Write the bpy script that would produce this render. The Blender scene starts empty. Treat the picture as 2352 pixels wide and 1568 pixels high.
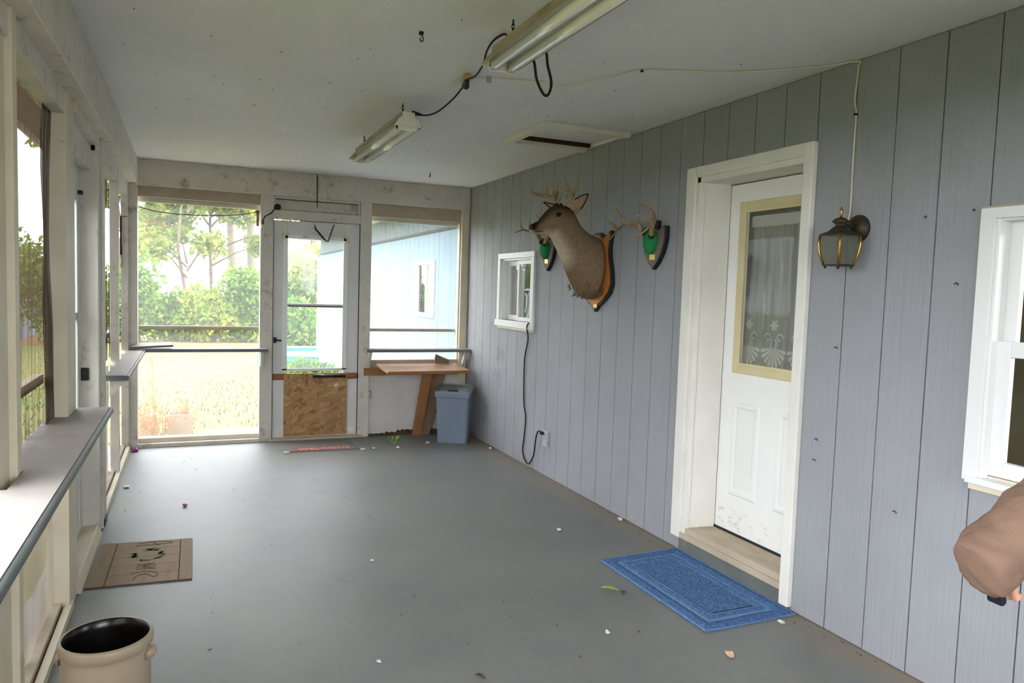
import bpy, math, random
import numpy as np
from mathutils import Vector, Matrix, noise as mnoise
R = math.radians
rnd = random.Random(7)
sc = bpy.context.scene
col = sc.collection

# ------------------------------------------------------------------ camera
CH = 1.4537
cam_d = bpy.data.cameras.new('camera'); cam = bpy.data.objects.new('camera', cam_d); col.objects.link(cam)
yaw, pit, rol = .4138, -.0678, .0321
fw = Vector((math.sin(yaw)*math.cos(pit), math.cos(yaw)*math.cos(pit), math.sin(pit)))
r0 = Vector((math.cos(yaw), -math.sin(yaw), 0)); u0 = r0.cross(fw)
rt = r0*math.cos(rol) + u0*math.sin(rol); up = -r0*math.sin(rol) + u0*math.cos(rol)
cam.matrix_world = Matrix(((rt.x, up.x, -fw.x, 0), (rt.y, up.y, -fw.y, 0), (rt.z, up.z, -fw.z, CH), (0, 0, 0, 1)))
cam_d.sensor_width = 36; cam_d.lens = 1689/2352*36; cam_d.clip_start = .02; cam_d.clip_end = 400
sc.camera = cam
# ------------------------------------------------------------------ sky and exposure
wd = bpy.data.worlds.new('overcast_sky'); sc.world = wd; wd.use_nodes = True
wn = wd.node_tree; wn.nodes.clear()
wo = wn.nodes.new('ShaderNodeOutputWorld'); wb = wn.nodes.new('ShaderNodeBackground')
wb.inputs[0].default_value = (.95, .985, 1.05, 1); wb.inputs[1].default_value = 1.0
wn.links.new(wb.outputs[0], wo.inputs[0])
sc.view_settings.view_transform = 'Standard'; sc.view_settings.look = 'None'
sc.view_settings.gamma = 1; sc.view_settings.use_curve_mapping = False
sc.view_settings.exposure = 3.65
sc.cycles.max_bounces = 10; sc.cycles.diffuse_bounces = 6; sc.cycles.transparent_max_bounces = 24
sc.cycles.caustics_reflective = False; sc.cycles.caustics_refractive = False

W, D, HC = 2.59, 7.05, 2.478        # right wall, far wall, ceiling

# ------------------------------------------------------------------ materials
def lin(h):
    if not isinstance(h, str): return (*h, 1)
    v = [int(h[i:i+2], 16)/255 for i in (0, 2, 4)]
    return (*[c/12.92 if c <= .04045 else ((c+.055)/1.055)**2.4 for c in v], 1)
def nodes(name):
    m = bpy.data.materials.new(name); m.use_nodes = True; nt = m.node_tree; nt.nodes.clear()
    N = nt.nodes.new; o = N('ShaderNodeOutputMaterial'); return m, nt, N, nt.links.new, o
def coord(nt, N, L, stretch):
    t = N('ShaderNodeTexCoord'); mp = N('ShaderNodeMapping'); mp.inputs['Scale'].default_value = stretch
    L(t.outputs['Object'], mp.inputs[0]); return mp.outputs[0]
def nz(N, L, v, s, det=4, rough=.6, dist=0):
    n = N('ShaderNodeTexNoise'); n.inputs['Scale'].default_value = s; n.inputs['Detail'].default_value = det
    n.inputs['Roughness'].default_value = rough; n.inputs['Distortion'].default_value = dist; L(v, n.inputs[0]); return n.outputs[0]
def ramp(N, L, f, stops):
    r = N('ShaderNodeValToRGB'); e = r.color_ramp.elements
    while len(e) < len(stops): e.new(.5)
    for k, (p, c) in enumerate(stops): e[k].position = p; e[k].color = lin(c)
    L(f, r.inputs[0]); return r.outputs[0]
def mix(N, L, f, a, b, mode='MIX'):
    m = N('ShaderNodeMix'); m.data_type = 'RGBA'; m.blend_type = mode
    for s, x in ((0, f), (6, a), (7, b)):
        if hasattr(x, 'links'): L(x, m.inputs[s])
        elif s == 0: m.inputs[0].default_value = x
        else: m.inputs[s].default_value = lin(x)
    return m.outputs[2]
def M(name, c, c2=None, sc_=3, rough=.7, bump=0, bsc=60, dirt=None, dsc=9, dlo=.62, dhi=.78, stretch=(1, 1, 1), metal=0, spec=.3, patch=None, psc=1.2, plo=.5, phi=.65, bst=None):
    m, nt, N, L, o = nodes(name); b = N('ShaderNodeBsdfPrincipled'); L(b.outputs[0], o.inputs[0])
    b.inputs['Roughness'].default_value = rough; b.inputs['Metallic'].default_value = metal; b.inputs['Specular IOR Level'].default_value = spec
    v = coord(nt, N, L, stretch); cc = lin(c)
    if c2: cc = ramp(N, L, nz(N, L, v, sc_), [(.3, c), (.7, c2)])
    if patch:
        f = ramp(N, L, nz(N, L, v, psc, 5, .65), [(plo, '000000'), (phi, 'ffffff')])
        cc = mix(N, L, f, cc if c2 else c, patch)
    if dirt:
        f = ramp(N, L, nz(N, L, v, dsc, 6, .7), [(dlo, '000000'), (dhi, 'ffffff')])
        cc = mix(N, L, f, cc if (c2 or patch) else c, dirt)
    if hasattr(cc, 'links'): L(cc, b.inputs[0])
    else: b.inputs[0].default_value = cc
    if bump:
        bp = N('ShaderNodeBump'); bp.inputs['Strength'].default_value = bump; bp.inputs['Distance'].default_value = .01
        v2 = v if bst is None else coord(nt, N, L, bst)
        L(nz(N, L, v2, bsc, 3), bp.inputs['Height']); L(bp.outputs[0], b.inputs['Normal'])
    return m
def M_film(name, c, opac, gloss=0, gr=.05, trans=True):
    m, nt, N, L, o = nodes(name); t = N('ShaderNodeBsdfTransparent'); d = N('ShaderNodeBsdfDiffuse'); d.inputs[0].default_value = lin(c)
    src = d.outputs[0]
    if trans:
        tr = N('ShaderNodeBsdfTranslucent'); tr.inputs[0].default_value = lin(c); x = N('ShaderNodeMixShader'); x.inputs[0].default_value = .5
        L(d.outputs[0], x.inputs[1]); L(tr.outputs[0], x.inputs[2]); src = x.outputs[0]
    x = N('ShaderNodeMixShader')
    if hasattr(opac, '__len__'):
        v = coord(nt, N, L, opac[3]); f = ramp(N, L, nz(N, L, v, opac[2], 4), [(.35, (opac[0],)*3), (.65, (opac[1],)*3)]); L(f, x.inputs[0])
    else: x.inputs[0].default_value = opac
    L(t.outputs[0], x.inputs[1]); L(src, x.inputs[2]); out = x.outputs[0]
    if gloss:
        g = N('ShaderNodeBsdfGlossy'); g.inputs['Roughness'].default_value = gr; fr = N('ShaderNodeFresnel'); fr.inputs[0].default_value = gloss; ge = N('ShaderNodeNewGeometry'); mk = N('ShaderNodeMath'); mk.operation = 'SUBTRACT'; mk.inputs[0].default_value = 1; L(ge.outputs['Backfacing'], mk.inputs[1]); mz = N('ShaderNodeMath'); mz.operation = 'MULTIPLY'; L(fr.outputs[0], mz.inputs[0]); L(mk.outputs[0], mz.inputs[1])
        y = N('ShaderNodeMixShader'); L(mz.outputs[0], y.inputs[0]); L(out, y.inputs[1]); L(g.outputs[0], y.inputs[2]); out = y.outputs[0]
    L(out, o.inputs[0]); return m

m_siding = M('painted_siding', '8f9194', '97999d', 2.5, .62, .35, 45, '77797a', 5, .66, .85, bst=(1, 1, .06))
m_siding_w = M('weathered_siding', '8c8d8f', '97999b', 2.5, .62, .4, 45, '6f6c68', 3, .58, .8, bst=(1, 1, .06))
m_wing = M('pale_siding', '788b9d', '8194a5', 2, .7, .2, 40, bst=(1, 1, .06))
m_wing_top = M('upper_siding', '66717d', '727d89', 4, .8, .3, 30, '4b504d', 9, .5, .75)  # upper band in a darker, more blotched tone than the wall below
m_gap = M('dark_gap', '2c2d30', rough=.9); m_groove = M('groove_paint', '55585d', rough=.9)
m_ceil = M('ceiling_paint', 'dadadd', 'e1e1e4', 1.5, .8, .5, 90, '8b8882', 22, .70, .80)
m_floor = None
m_white = M('white_wood_paint', 'd8d5cc', 'e2dfd6', 4, .5, .12, 30, '9b9486', 14, .68, .8)
m_old = M('old_white_paint', 'c6c1b6', 'd3cec4', 5, .65, .2, 30, '857d6c', 7, .56, .74)
m_cream = M('cream_stud_paint', 'c9bfa8', 'd6cdb8', 4, .6, .15, 30, '7f7663', 14, .68, .8)
m_raw = M('raw_board', 'a99b88', 'baad9b', 6, .8, .25, 30, '6f6455', 12, .64, .8, (1, 1, 1))
m_shelf = M('shelf_paint', '928b85', '9d9690', 5, .55, .1, 30, '756d64', 7, .62, .8)
m_shelf_edge = M('dark_shelf_paint', '5d6365', '6a7072', 6, .55, .1, 30)
m_vinyl = M('white_vinyl', 'e4e4e2', rough=.35, spec=.4)
m_door = M('white_door_paint', 'e8e7e3', 'efeeea', 3, .42, .05, 20, 'a7a19a', 9, .70, .86)
m_storm = M('white_storm_door', 'cfcfcb', 'dadad6', 3, .45, .03, 20, '9a958b', 10, .68, .84)
m_yellow = M('yellowed_plastic', 'cdbf92', 'd6caa2', 6, .5, .05, 20, '8a7a50', 14, .66, .8)
m_black = M('black_plastic', '15161a', rough=.5, spec=.4)
m_cordm = M('black_rubber', '101012', rough=.6)
m_iron = M('dark_iron', '2b2b2b', rough=.5, metal=.6)
m_steel = M('steel', '9a9a98', rough=.35, metal=.9)
m_brass = M('aged_brass', '9a7434', 'b88d45', 30, .35, metal=.9)
m_bronze = M('bronze', '3a332a', '4a4033', 20, .5, metal=.5)
m_goldplate = M('brass_plate', 'd9b060', 'e8c880', 40, .3, metal=.7, patch='8a6420', psc=90, plo=.55, phi=.62)
m_wood = M('orange_wood', 'a8652e', 'b87538', 5, .45, .1, 30, '6a3a18', 4, .6, .85, (1, 1, .15))
m_pine = M('brown_board', '8a5c36', '9c6c42', 5, .6, .1, 30, '4f321b', 8, .62, .8, (.3, 1, 1))
m_ply = M('laminate_board', 'b98f6e', 'c9a283', 3, .4, .05, 30, '6f4e38', 3, .62, .8, (.2, 1, 1))
m_flap = M('leaning_board', '7d6650', '8b745c', 4, .7, .1, 30)
m_panel = M('rough_white_panel', 'c3beb7', 'd4d0ca', 3, .8, .6, 55, '8c857c', 45, .62, .74)
m_dirt = M('dirt_debris', '3b3226', '584a36', 20, .95, .8, 30)
m_bin = M('blue_grey_plastic', '6e7b89', '788593', 3, .45, .05, 20, '8fa0b0', 12, .72, .8)
m_lid = M('grey_lid', '6d6f68', '7a7c74', 4, .5)
m_rugb = None
m_crock = M('stoneware', 'a3937d', 'b1a18a', 2, .36, .03, 20, 'a08258', 5, .66, .85, spec=.5)
m_crock_in = M('dark_glaze', '0b0a08', '171310', 8, .25, spec=.5)
m_paper = M('paper_scrap', 'c4c0b8', 'd6d2ca', 40, .8)
m_leaf_l = M('fallen_green_leaf', '9aae3c', 'b7c65a', 40, .6)
m_leaf_g = M('weed_green', '6f9a2c', '93b548', 40, .6)
m_petal = M('purple_petal', '7d3a63', 'a0507f', 40, .7)
m_bits = M('brown_leaf_bits', '4c3b2c', '7a5d42', 60, .9)
m_chrome = M('white_enamel', 'e6e3da', 'dedace', 6, .3, spec=.5)
m_fix_out = M('enamel_outside', 'b5a893', 'a4947c', 6, .5, dirt='6d5840', dsc=7, dlo=.5, dhi=.8)
m_tube = M('fluorescent_glass', 'e9e9e4', rough=.12, spec=.6)
m_beige_plug = M('beige_plug', 'b89a66', rough=.5)
m_cable = M('white_cable', 'd8cfbe', rough=.5)
m_outlet = M('grey_outlet', 'a7aab0', rough=.5)
m_room = M('room_wall', 'b3ab92', rough=.9)
m_glass = M_film('window_glass', 'ffffff', .0, 1.5, .01, False)
m_glass_d = M_film('door_glass', 'd5d9d2', .06, 1.55, .02, False)
m_glass_s = M_film('hazy_glass', 'dfe4e4', .10, 1.45, .05)
m_screen_c = M_film('clear_screen', 'c8cac8', .20)
m_screen_n = M_film('dark_mesh_screen', '3c3a36', .35)
m_screen_b = M_film('brown_screen', '40352a', (.72, .93, 10, (1, 3, .25)))
m_screen_d = M_film('brown_screen_sheet', '3c3128', (.82, .96, 8, (1, 4, .3)))
m_plastic = M_film('milky_plastic', '5e5347', (.80, .97, 3, (1, 1.2, .7)), 1.3, .3)
m_lampglass = M_film('lamp_glass', '8b8f7e', .55, 1.5, .06)
m_lace = M_film('lace_sheer', 'b9bbb0', (.5, .72, 4, (1, 7, .2)))
m_lace_d = M_film('lace_motif', 'e0e0d8', .75)
m_sock = M('brown_strip', '6d4229', rough=.7)
m_blue = M('pool_blue', '2f7fc0', '4f9fd8', 3, .5)
m_poolw = M('pool_rail', 'd5dade', rough=.4)
m_bark = M('pale_bark', '6d665c', '7f776c', 3, .9, .6, 8, '4a443b', 3, .55, .7)
m_bark_d = M('dark_bark', '564a3e', '6d5e4f', 6, .9, .5, 12)
m_concrete = M('pale_concrete', 'c8c3ba', 'd6d2ca', 2, .9, .2, 30)
m_ground = M('lawn', '666a38', '6e6f40', .8, 1, .5, 25, '77724a', 1.2, .5, .8, patch='557036', psc=.35, plo=.55, phi=.7)
m_soil = M('leaf_litter', '9b7a50', '7a6040', 8, 1, .5, 20)
m_grass = M('grass_blades', '646d38', '716f42', 6, .8)
m_dry = M('dry_stems', 'b98d5a', '9b6a3c', 20, .9)
m_planter = M('weathered_planter', 'b79a85', 'c4aa96', 3, .9, .2, 20)
m_fasc = M('white_fascia', 'e6e6e2', rough=.5)

def leafmat(name, stops):
    m, nt, N, L, o = nodes(name); v = coord(nt, N, L, (1, 1, 1))
    d = N('ShaderNodeBsdfDiffuse'); t = N('ShaderNodeBsdfTranslucent'); x = N('ShaderNodeMixShader'); x.inputs[0].default_value = .4
    at = N('ShaderNodeAttribute'); at.attribute_name = 'tint'
    mm = N('ShaderNodeMath'); mm.operation = 'ADD'; L(at.outputs['Fac'], mm.inputs[0])
    n = nz(N, L, v, .8, 3); mt = N('ShaderNodeMath'); mt.operation = 'MULTIPLY_ADD'; mt.inputs[1].default_value = 1.2; mt.inputs[2].default_value = -.6; L(n, mt.inputs[0]); L(mt.outputs[0], mm.inputs[1])
    c = ramp(N, L, mm.outputs[0], stops); L(c, d.inputs[0]); L(c, t.inputs[0]); L(d.outputs[0], x.inputs[1]); L(t.outputs[0], x.inputs[2]); L(x.outputs[0], o.inputs[0]); return m
m_leafA = leafmat('hedge_leaves', [(0, '3c5428'), (.45, '62863e'), (.75, '8f9f4c'), (1, 'b09a48')])
m_leafD = leafmat('light_block_leaves', [(0, '1f2b1a'), (.5, '2f4226'), (1, '465a32')])  # leaves of the added light-blocking shrubs, dark so they bounce little
m_leafB = leafmat('yellowing_leaves', [(0, '4f6a30'), (.4, '7f9444'), (.75, 'aca64a'), (1, 'c09048')])
m_leafC = leafmat('high_leaves', [(0, '486030'), (.5, '74883e'), (.85, 'a69a48'), (1, 'b87040')])

def floor_mat():
    m, nt, N, L, o = nodes('worn_floor_paint'); b = N('ShaderNodeBsdfPrincipled'); L(b.outputs[0], o.inputs[0])
    v = coord(nt, N, L, (1, 1, 1))
    c = ramp(N, L, nz(N, L, v, .9, 5, .6), [(.3, '626461'), (.5, '6c6d6a'), (.7, '77756f')])
    f = ramp(N, L, nz(N, L, coord(nt, N, L, (1.5, .9, 1)), 2.4, 7, .68, .8), [(.50, '000000'), (.72, '8c8c8c')]); c = mix(N, L, f, c, '53606f')
    f = ramp(N, L, nz(N, L, coord(nt, N, L, (.8, 1.2, 2)), 1.9, 7, .7), [(.52, '000000'), (.78, '8c8c8c')]); c = mix(N, L, f, c, '877a66')
    f = ramp(N, L, nz(N, L, v, 75, 3, .7), [(.70, '000000'), (.76, '909090')]); c = mix(N, L, f, c, '5d5a52')
    # silt collected along the siding
    sx = N('ShaderNodeSeparateXYZ'); L(v, sx.inputs[0])
    g = N('ShaderNodeMapRange'); g.inputs[1].default_value = 2.35; g.inputs[2].default_value = 2.6; L(sx.outputs[0], g.inputs[0])
    n2 = nz(N, L, v, 5, 5, .7); mu = N('ShaderNodeMath'); mu.operation = 'MULTIPLY'; L(g.outputs[0], mu.inputs[0]); L(n2, mu.inputs[1])
    c = mix(N, L, mu.outputs[0], c, '8d7558')
    L(c, b.inputs[0]); b.inputs['Specular IOR Level'].default_value = .85; b.inputs['Roughness'].default_value = .5
    bp = N('ShaderNodeBump'); bp.inputs['Strength'].default_value = .12; bp.inputs['Distance'].default_value = .01
    L(nz(N, L, v, 35, 4), bp.inputs['Height']); L(bp.outputs[0], b.inputs['Normal']); return m
m_floor = floor_mat()
def osb_mat():
    m, nt, N, L, o = nodes('strand_board'); b = N('ShaderNodeBsdfPrincipled'); L(b.outputs[0], o.inputs[0]); b.inputs['Roughness'].default_value = .75
    v = coord(nt, N, L, (1, 1, 1)); cs = None
    dn = N('ShaderNodeTexNoise'); dn.inputs['Scale'].default_value = 9; L(v, dn.inputs[0])
    for k, (rot, s) in enumerate(((.35, 1), (-.9, 1.15), (1.3, .9))):
        mp = N('ShaderNodeMapping'); mp.vector_type = 'TEXTURE'; mp.inputs['Rotation'].default_value = (0, rot, 0); mp.inputs['Scale'].default_value = (1/(38*s), 1, 1/(13*s))
        vm = N('ShaderNodeVectorMath'); vm.operation = 'MULTIPLY_ADD'; vm.inputs[1].default_value = (.06, .06, .06); L(dn.outputs['Color'], vm.inputs[0]); L(v, vm.inputs[2]); L(vm.outputs[0], mp.inputs[0])
        w = N('ShaderNodeTexVoronoi'); w.inputs['Scale'].default_value = 1; L(mp.outputs[0], w.inputs[0])
        sp = N('ShaderNodeSeparateColor'); L(w.outputs['Color'], sp.inputs[0])
        c = ramp(N, L, sp.outputs[0], [(0, '87603a'), (.2, 'a07a50'), (.7, 'ad8859'), (1, 'b8956a')])
        cs = c if cs is None else mix(N, L, ramp(N, L, sp.outputs[1], [(.35, '000000'), (.55, 'ffffff')]), cs, c)
    cs = mix(N, L, ramp(N, L, nz(N, L, v, 70, 2), [(.66, '000000'), (.74, 'a0a0a0')]), cs, '4a3018')
    L(cs, b.inputs[0]); return m
m_osb = osb_mat()
def rug_mat(name, a, b_, s=60, bs=.9):
    m, nt, N, L, o = nodes(name); b = N('ShaderNodeBsdfPrincipled'); L(b.outputs[0], o.inputs[0]); b.inputs['Roughness'].default_value = 1; b.inputs['Specular IOR Level'].default_value = .1
    v = coord(nt, N, L, (1, 1, 1)); c = ramp(N, L, nz(N, L, v, s, 4, .7), [(.35, a), (.65, b_)])
    c = mix(N, L, ramp(N, L, nz(N, L, v, 5, 5), [(.4, '000000'), (.7, '707070')]), c, '4a5a70')
    L(c, b.inputs[0]); bp = N('ShaderNodeBump'); bp.inputs['Strength'].default_value = bs; bp.inputs['Distance'].default_value = .01
    L(nz(N, L, v, 110, 3), bp.inputs['Height']); L(bp.outputs[0], b.inputs['Normal']); return m
m_rug1 = rug_mat('rug_pile', '3c5a86', '57779f'); m_rug2 = rug_mat('rug_low_pile', '5b7ba5', '7390b6'); m_rug3 = rug_mat('rug_centre_pile', '355078', '6283ad', 90, 1)

# ------------------------------------------------------------------ mesh helpers
class G:
    def __init__(s): s.v = []; s.f = []; s.mi = []; s.cur = 0
    def add(s, vs, fs):
        o = len(s.v); s.v += [tuple(p) for p in vs]; s.f += [tuple(i+o for i in f) for f in fs]; s.mi += [s.cur]*len(fs); return s
    def box(s, x0, x1, y0, y1, z0, z1):
        x0, x1 = sorted((x0, x1)); y0, y1 = sorted((y0, y1)); z0, z1 = sorted((z0, z1))
        return s.hexa([(x0, y0, z0), (x1, y0, z0), (x1, y1, z0), (x0, y1, z0), (x0, y0, z1), (x1, y0, z1), (x1, y1, z1), (x0, y1, z1)])
    def hexa(s, v): return s.add(v, [(3, 2, 1, 0), (4, 5, 6, 7), (0, 1, 5, 4), (1, 2, 6, 5), (2, 3, 7, 6), (3, 0, 4, 7)])
    def bar(s, a, b, w, t, side=(0, 0, 1)):
        a, b = Vector(a), Vector(b); d = (b-a).normalized(); n = d.cross(Vector(side))
        if n.length < 1e-4: n = d.cross(Vector((1, 0, 0)))
        n.normalize(); u = n.cross(d); n *= w/2; u *= t/2
        return s.hexa([a-n-u, a+n-u, b+n-u, b-n-u, a-n+u, a+n+u, b+n+u, b-n+u])
    def tube(s, pts, r, n=8, caps=True):
        pts = [Vector(p) for p in pts]; rs = r if hasattr(r, '__len__') else [r]*len(pts); vs = []; prev = None
        for i, p in enumerate(pts):
            d = (pts[min(i+1, len(pts)-1)]-pts[max(i-1, 0)]).normalized()
            if prev is None:
                a = d.cross(Vector((0, 0, 1)));
                if a.length < .1: a = d.cross(Vector((1, 0, 0)))
            else: a = prev-d*prev.dot(d)
            a.normalize(); prev = a; b = d.cross(a)
            for k in range(n):
                t = 2*math.pi*k/n; vs.append(p+(a*math.cos(t)+b*math.sin(t))*rs[i])
        fs = [(i*n+k, i*n+(k+1) % n, (i+1)*n+(k+1) % n, (i+1)*n+k) for i in range(len(pts)-1) for k in range(n)]
        if caps: fs += [tuple(range(n-1, -1, -1)), tuple((len(pts)-1)*n+k for k in range(n))]
        return s.add(vs, fs)
    def rings(s, rr, cap=True):
        n = len(rr[0]); vs = [p for r in rr for p in r]
        fs = [(i*n+k, i*n+(k+1) % n, (i+1)*n+(k+1) % n, (i+1)*n+k) for i in range(len(rr)-1) for k in range(n)]
        if cap: fs += [tuple(range(n-1, -1, -1)), tuple((len(rr)-1)*n+k for k in range(n))]
        return s.add(vs, fs)
    def lathe(s, c, prof, n=24, axis='z', cap=True):
        c = Vector(c); rr = []
        for r, h in prof:
            ring = []
            for k in range(n):
                t = 2*math.pi*k/n; a, b = r*math.cos(t), r*math.sin(t)
                ring.append(c+Vector({'z': (a, b, h), 'x': (h, a, b), 'y': (a, h, b)}[axis]))
            rr.append(ring)
        return s.rings(rr, cap)
    def prism(s, poly, a0, a1, axis='x'):
        f = {'x': lambda p, q, h: (h, p, q), 'y': lambda p, q, h: (p, h, q), 'z': lambda p, q, h: (p, q, h)}[axis]; n = len(poly)
        vs = [f(p, q, a0) for p, q in poly]+[f(p, q, a1) for p, q in poly]
        return s.add(vs, [tuple(range(n-1, -1, -1)), tuple(range(n, 2*n))]+[(k, (k+1) % n, n+(k+1) % n, n+k) for k in range(n)])
def catmull(pts, n=6):
    P = [Vector(p) for p in pts]; P = [P[0]*2-P[1]]+P+[P[-1]*2-P[-2]]; out = []
    for i in range(1, len(P)-2):
        a, b, c, d = P[i-1:i+3]
        for k in range(n):
            t = k/n; out.append(.5*((2*b)+(c-a)*t+(2*a-5*b+4*c-d)*t*t+(-a+3*b-3*c+d)*t**3))
    out.append(P[-2]); return out
def wpos(o):
    p = Vector((0, 0, 0))
    while o: p = p+o.location; o = o.parent
    return p
def obj(name, g, mat, parent=None, bevel=0, smooth=False, sub=0, loc=None):
    base = wpos(parent) if parent else Vector((0, 0, 0)); own = Vector(loc) if loc is not None else (base if parent else Vector((0, 0, 0)))
    me = bpy.data.meshes.new(name); me.from_pydata([tuple(Vector(v)-own) for v in g.v], [], g.f); me.update()
    o = bpy.data.objects.new(name, me); col.objects.link(o)
    mats = mat if isinstance(mat, (list, tuple)) else [mat]
    for m in mats: me.materials.append(m)
    if len(mats) > 1:
        for p, i in zip(me.polygons, g.mi): p.material_index = i
    if smooth:
        for p in me.polygons: p.use_smooth = True
    if parent: o.parent = parent
    o.location = own-base
    if bevel:
        b = o.modifiers.new('bevel', 'BEVEL'); b.width = bevel; b.segments = 2; b.limit_method = 'ANGLE'; b.angle_limit = R(40)
    if sub:
        b = o.modifiers.new('subdivision', 'SUBSURF'); b.levels = sub; b.render_levels = sub
    return o
def tag(o, label, cat, group=None, kind=None):
    if label: o['label'] = label
    if cat: o['category'] = cat
    if group: o['group'] = group
    if kind: o['kind'] = kind
    return o
def thing(name, label, cat, loc, group=None, kind=None):
    o = bpy.data.objects.new(name, None); o.empty_display_size = .1; col.objects.link(o); o.location = loc
    return tag(o, label, cat, group, kind)
def struct(o): o['kind'] = 'structure'; return o
def copy_tree(o, parent=None):
    c = o.copy(); col.objects.link(c)
    if parent: c.parent = parent
    for ch in list(o.children): copy_tree(ch, c)
    return c
def rect_cut(y0, y1, z0, z1, holes):
    ys = sorted({y0, y1, *[min(max(h[i], y0), y1) for h in holes for i in (0, 1)]}); out = []
    for a, b in zip(ys, ys[1:]):
        if b-a < .002: continue
        m = (a+b)/2; segs = [(z0, z1)]
        for h in holes:
            if h[0] < m < h[1]:
                n = []
                for s0, s1 in segs:
                    if h[2] > s0: n.append((s0, min(s1, h[2])))
                    if h[3] < s1: n.append((max(s0, h[3]), s1))
                segs = [q for q in n if q[1]-q[0] > .003]
        out += [(a, b, *q) for q in segs]
    return out

# ------------------------------------------------------------------ room shell
struct(obj('floor', G().box(-.66, 2.75, -2.2, 7.2, -.2, 0), m_floor))
g = G()
for a in rect_cut(-2.3, 7.5, -1.02, 2.75, [(4.10, 4.61, 1.99, 2.575)]): g.box(a[2], a[3], a[0], a[1], HC, HC+.1)
ceil = struct(obj('ceiling', g, m_ceil))
g = G().box(-1.1, 2.9, -2.4, 7.6, HC+.1, HC+.16); obj('roof_deck', g, m_gap, ceil)
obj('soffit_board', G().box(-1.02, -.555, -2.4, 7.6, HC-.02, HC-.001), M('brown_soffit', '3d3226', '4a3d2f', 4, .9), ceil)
g = G().box(-1.04, -1.02, -2.4, 7.6, HC-.06, HC+.1); obj('fascia', g, m_old, ceil)

HOLES = [(2.575, 3.37, -1, 2.12), (5.47, 6.205, 1.135, 1.78), (.80, 1.735, .83, 1.79)]
GY, GS = 6.4075, .2032
def siding(parent, ya, yb, za, zb, holes, mat, x=W, flip=1):
    k = math.floor((ya-GY)/GS)
    while GY+k*GS < yb:
        a, b = max(ya, GY+k*GS+.0026), min(yb, GY+(k+1)*GS-.0026); k += 1
        if b-a < .01: continue
        dx = rnd.uniform(-.0006, .0006); Q = rect_cut(a, b, za, zb, holes); comp = []
        for q in Q:
            for c in comp:
                if any(abs(p[1]-q[0]) < 1e-6 and p[2] < q[3] and q[2] < p[3] for p in c): c.append(q); break
            else: comp.append([q])
        for c in comp:
            g = G()
            for q in c: g.box(x+dx, x+.012, q[0], q[1], q[2], q[3])
            obj('siding_board', g, mat(a) if callable(mat) else mat, parent)
g = G()
for q in rect_cut(-2.2, 7.12, 0, HC, HOLES): g.box(W+.012, W+.15, *q)
wr = struct(obj('wall_right', g, m_groove))
siding(wr, -2.2, 7.10, 0.004, HC-.004, HOLES, lambda y: m_siding_w if y > 5.2 else m_siding)
g = G()
for y, z, r in ((1.98, 1.79, .006), (1.79, 1.8, .005)):
    g.lathe((W, y, z), [(r, -.004), (r*.6, -.009)], 8, 'x')
obj('blue_wall_plug', g, M('blue_plug', '3c568c', rough=.6), wr)
g = G()
for y, z in ((2.44, .83), (2.445, .735), (2.02, .62), (1.83, 1.53), (2.36, 1.25)): g.tube([(W-.001, y, z), (W-.009, y+.004, z+.008), (W-.006, y+.014, z+.004)], .003, 5)
obj('dead_bug', g, m_bits, wr)
# room seen dimly behind the panes
g = G().box(4.6, 4.65, .7, 7, 0, 2.5).box(4.6, 4.65, -1, -.9, 0, 2.5).box(4.6, 4.65, -.9, .7, 0, .5).box(4.6, 4.65, -.9, .7, 2.3, 2.5).box(2.76, 4.6, -1, -.95, 0, 2.5).box(2.76, 4.6, 7, 7.05, 0, 2.5).box(2.76, 4.65, -1, 7, -.05, 0).box(2.76, 4.65, -1, 7, 2.5, 2.55)  # unseen opening in the rear wall added to let daylight into the room
wi = struct(obj('wall_inner', g, m_room))
g = G().box(4.55, 4.6, 1.1, 1.22, .1, 2.1).box(4.55, 4.6, 2.0, 2.12, .1, 2.1).box(4.55, 4.6, 1.1, 2.12, 2.1, 2.22)
obj('inner_door_casing', g, m_white, wi)
# far end behind the camera
g = G().box(-.57, 2.75, -2.3, -2.2, 0, .8).box(-.57, 2.75, -2.3, -2.2, 2.25, HC).box(-.57, .1, -2.3, -2.2, .8, 2.25).box(1.0, 1.1, -2.3, -2.2, .8, 2.25).box(2.5, 2.75, -2.3, -2.2, .8, 2.25)
struct(obj('wall_back', g, m_old))

# beams
g = G().hexa([(-.56, -2.2, 2.165), (-.4075, -2.2, 2.165), (-.4075, D, 2.262), (-.56, D, 2.262), (-.56, -2.2, HC), (-.4075, -2.2, HC), (-.4075, D, HC), (-.56, D, HC)])
struct(obj('trim_1', g, m_old, bevel=.004))
g = G().box(-.57, W, D, D+.12, 2.255, HC)
tb = struct(obj('trim_2', g, m_old, bevel=.003))
g = G()
for k in range(18): g.lathe((rnd.uniform(-.35, 2.5), D-.001, rnd.uniform(2.28, 2.45)), [(.0045, -.001), (.0045, .001)], 7, 'y')
obj('nail_head', g, m_bits, tb)
g = G().box(.9, 1.9, D-.003, D+.0, 2.36, 2.362).box(2.4, 2.58, D-.003, D, 2.37, 2.373).box(1.43, 1.6, D-.006, D, 2.26, 2.375)
obj('patch_board', g, m_old, tb)

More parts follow.
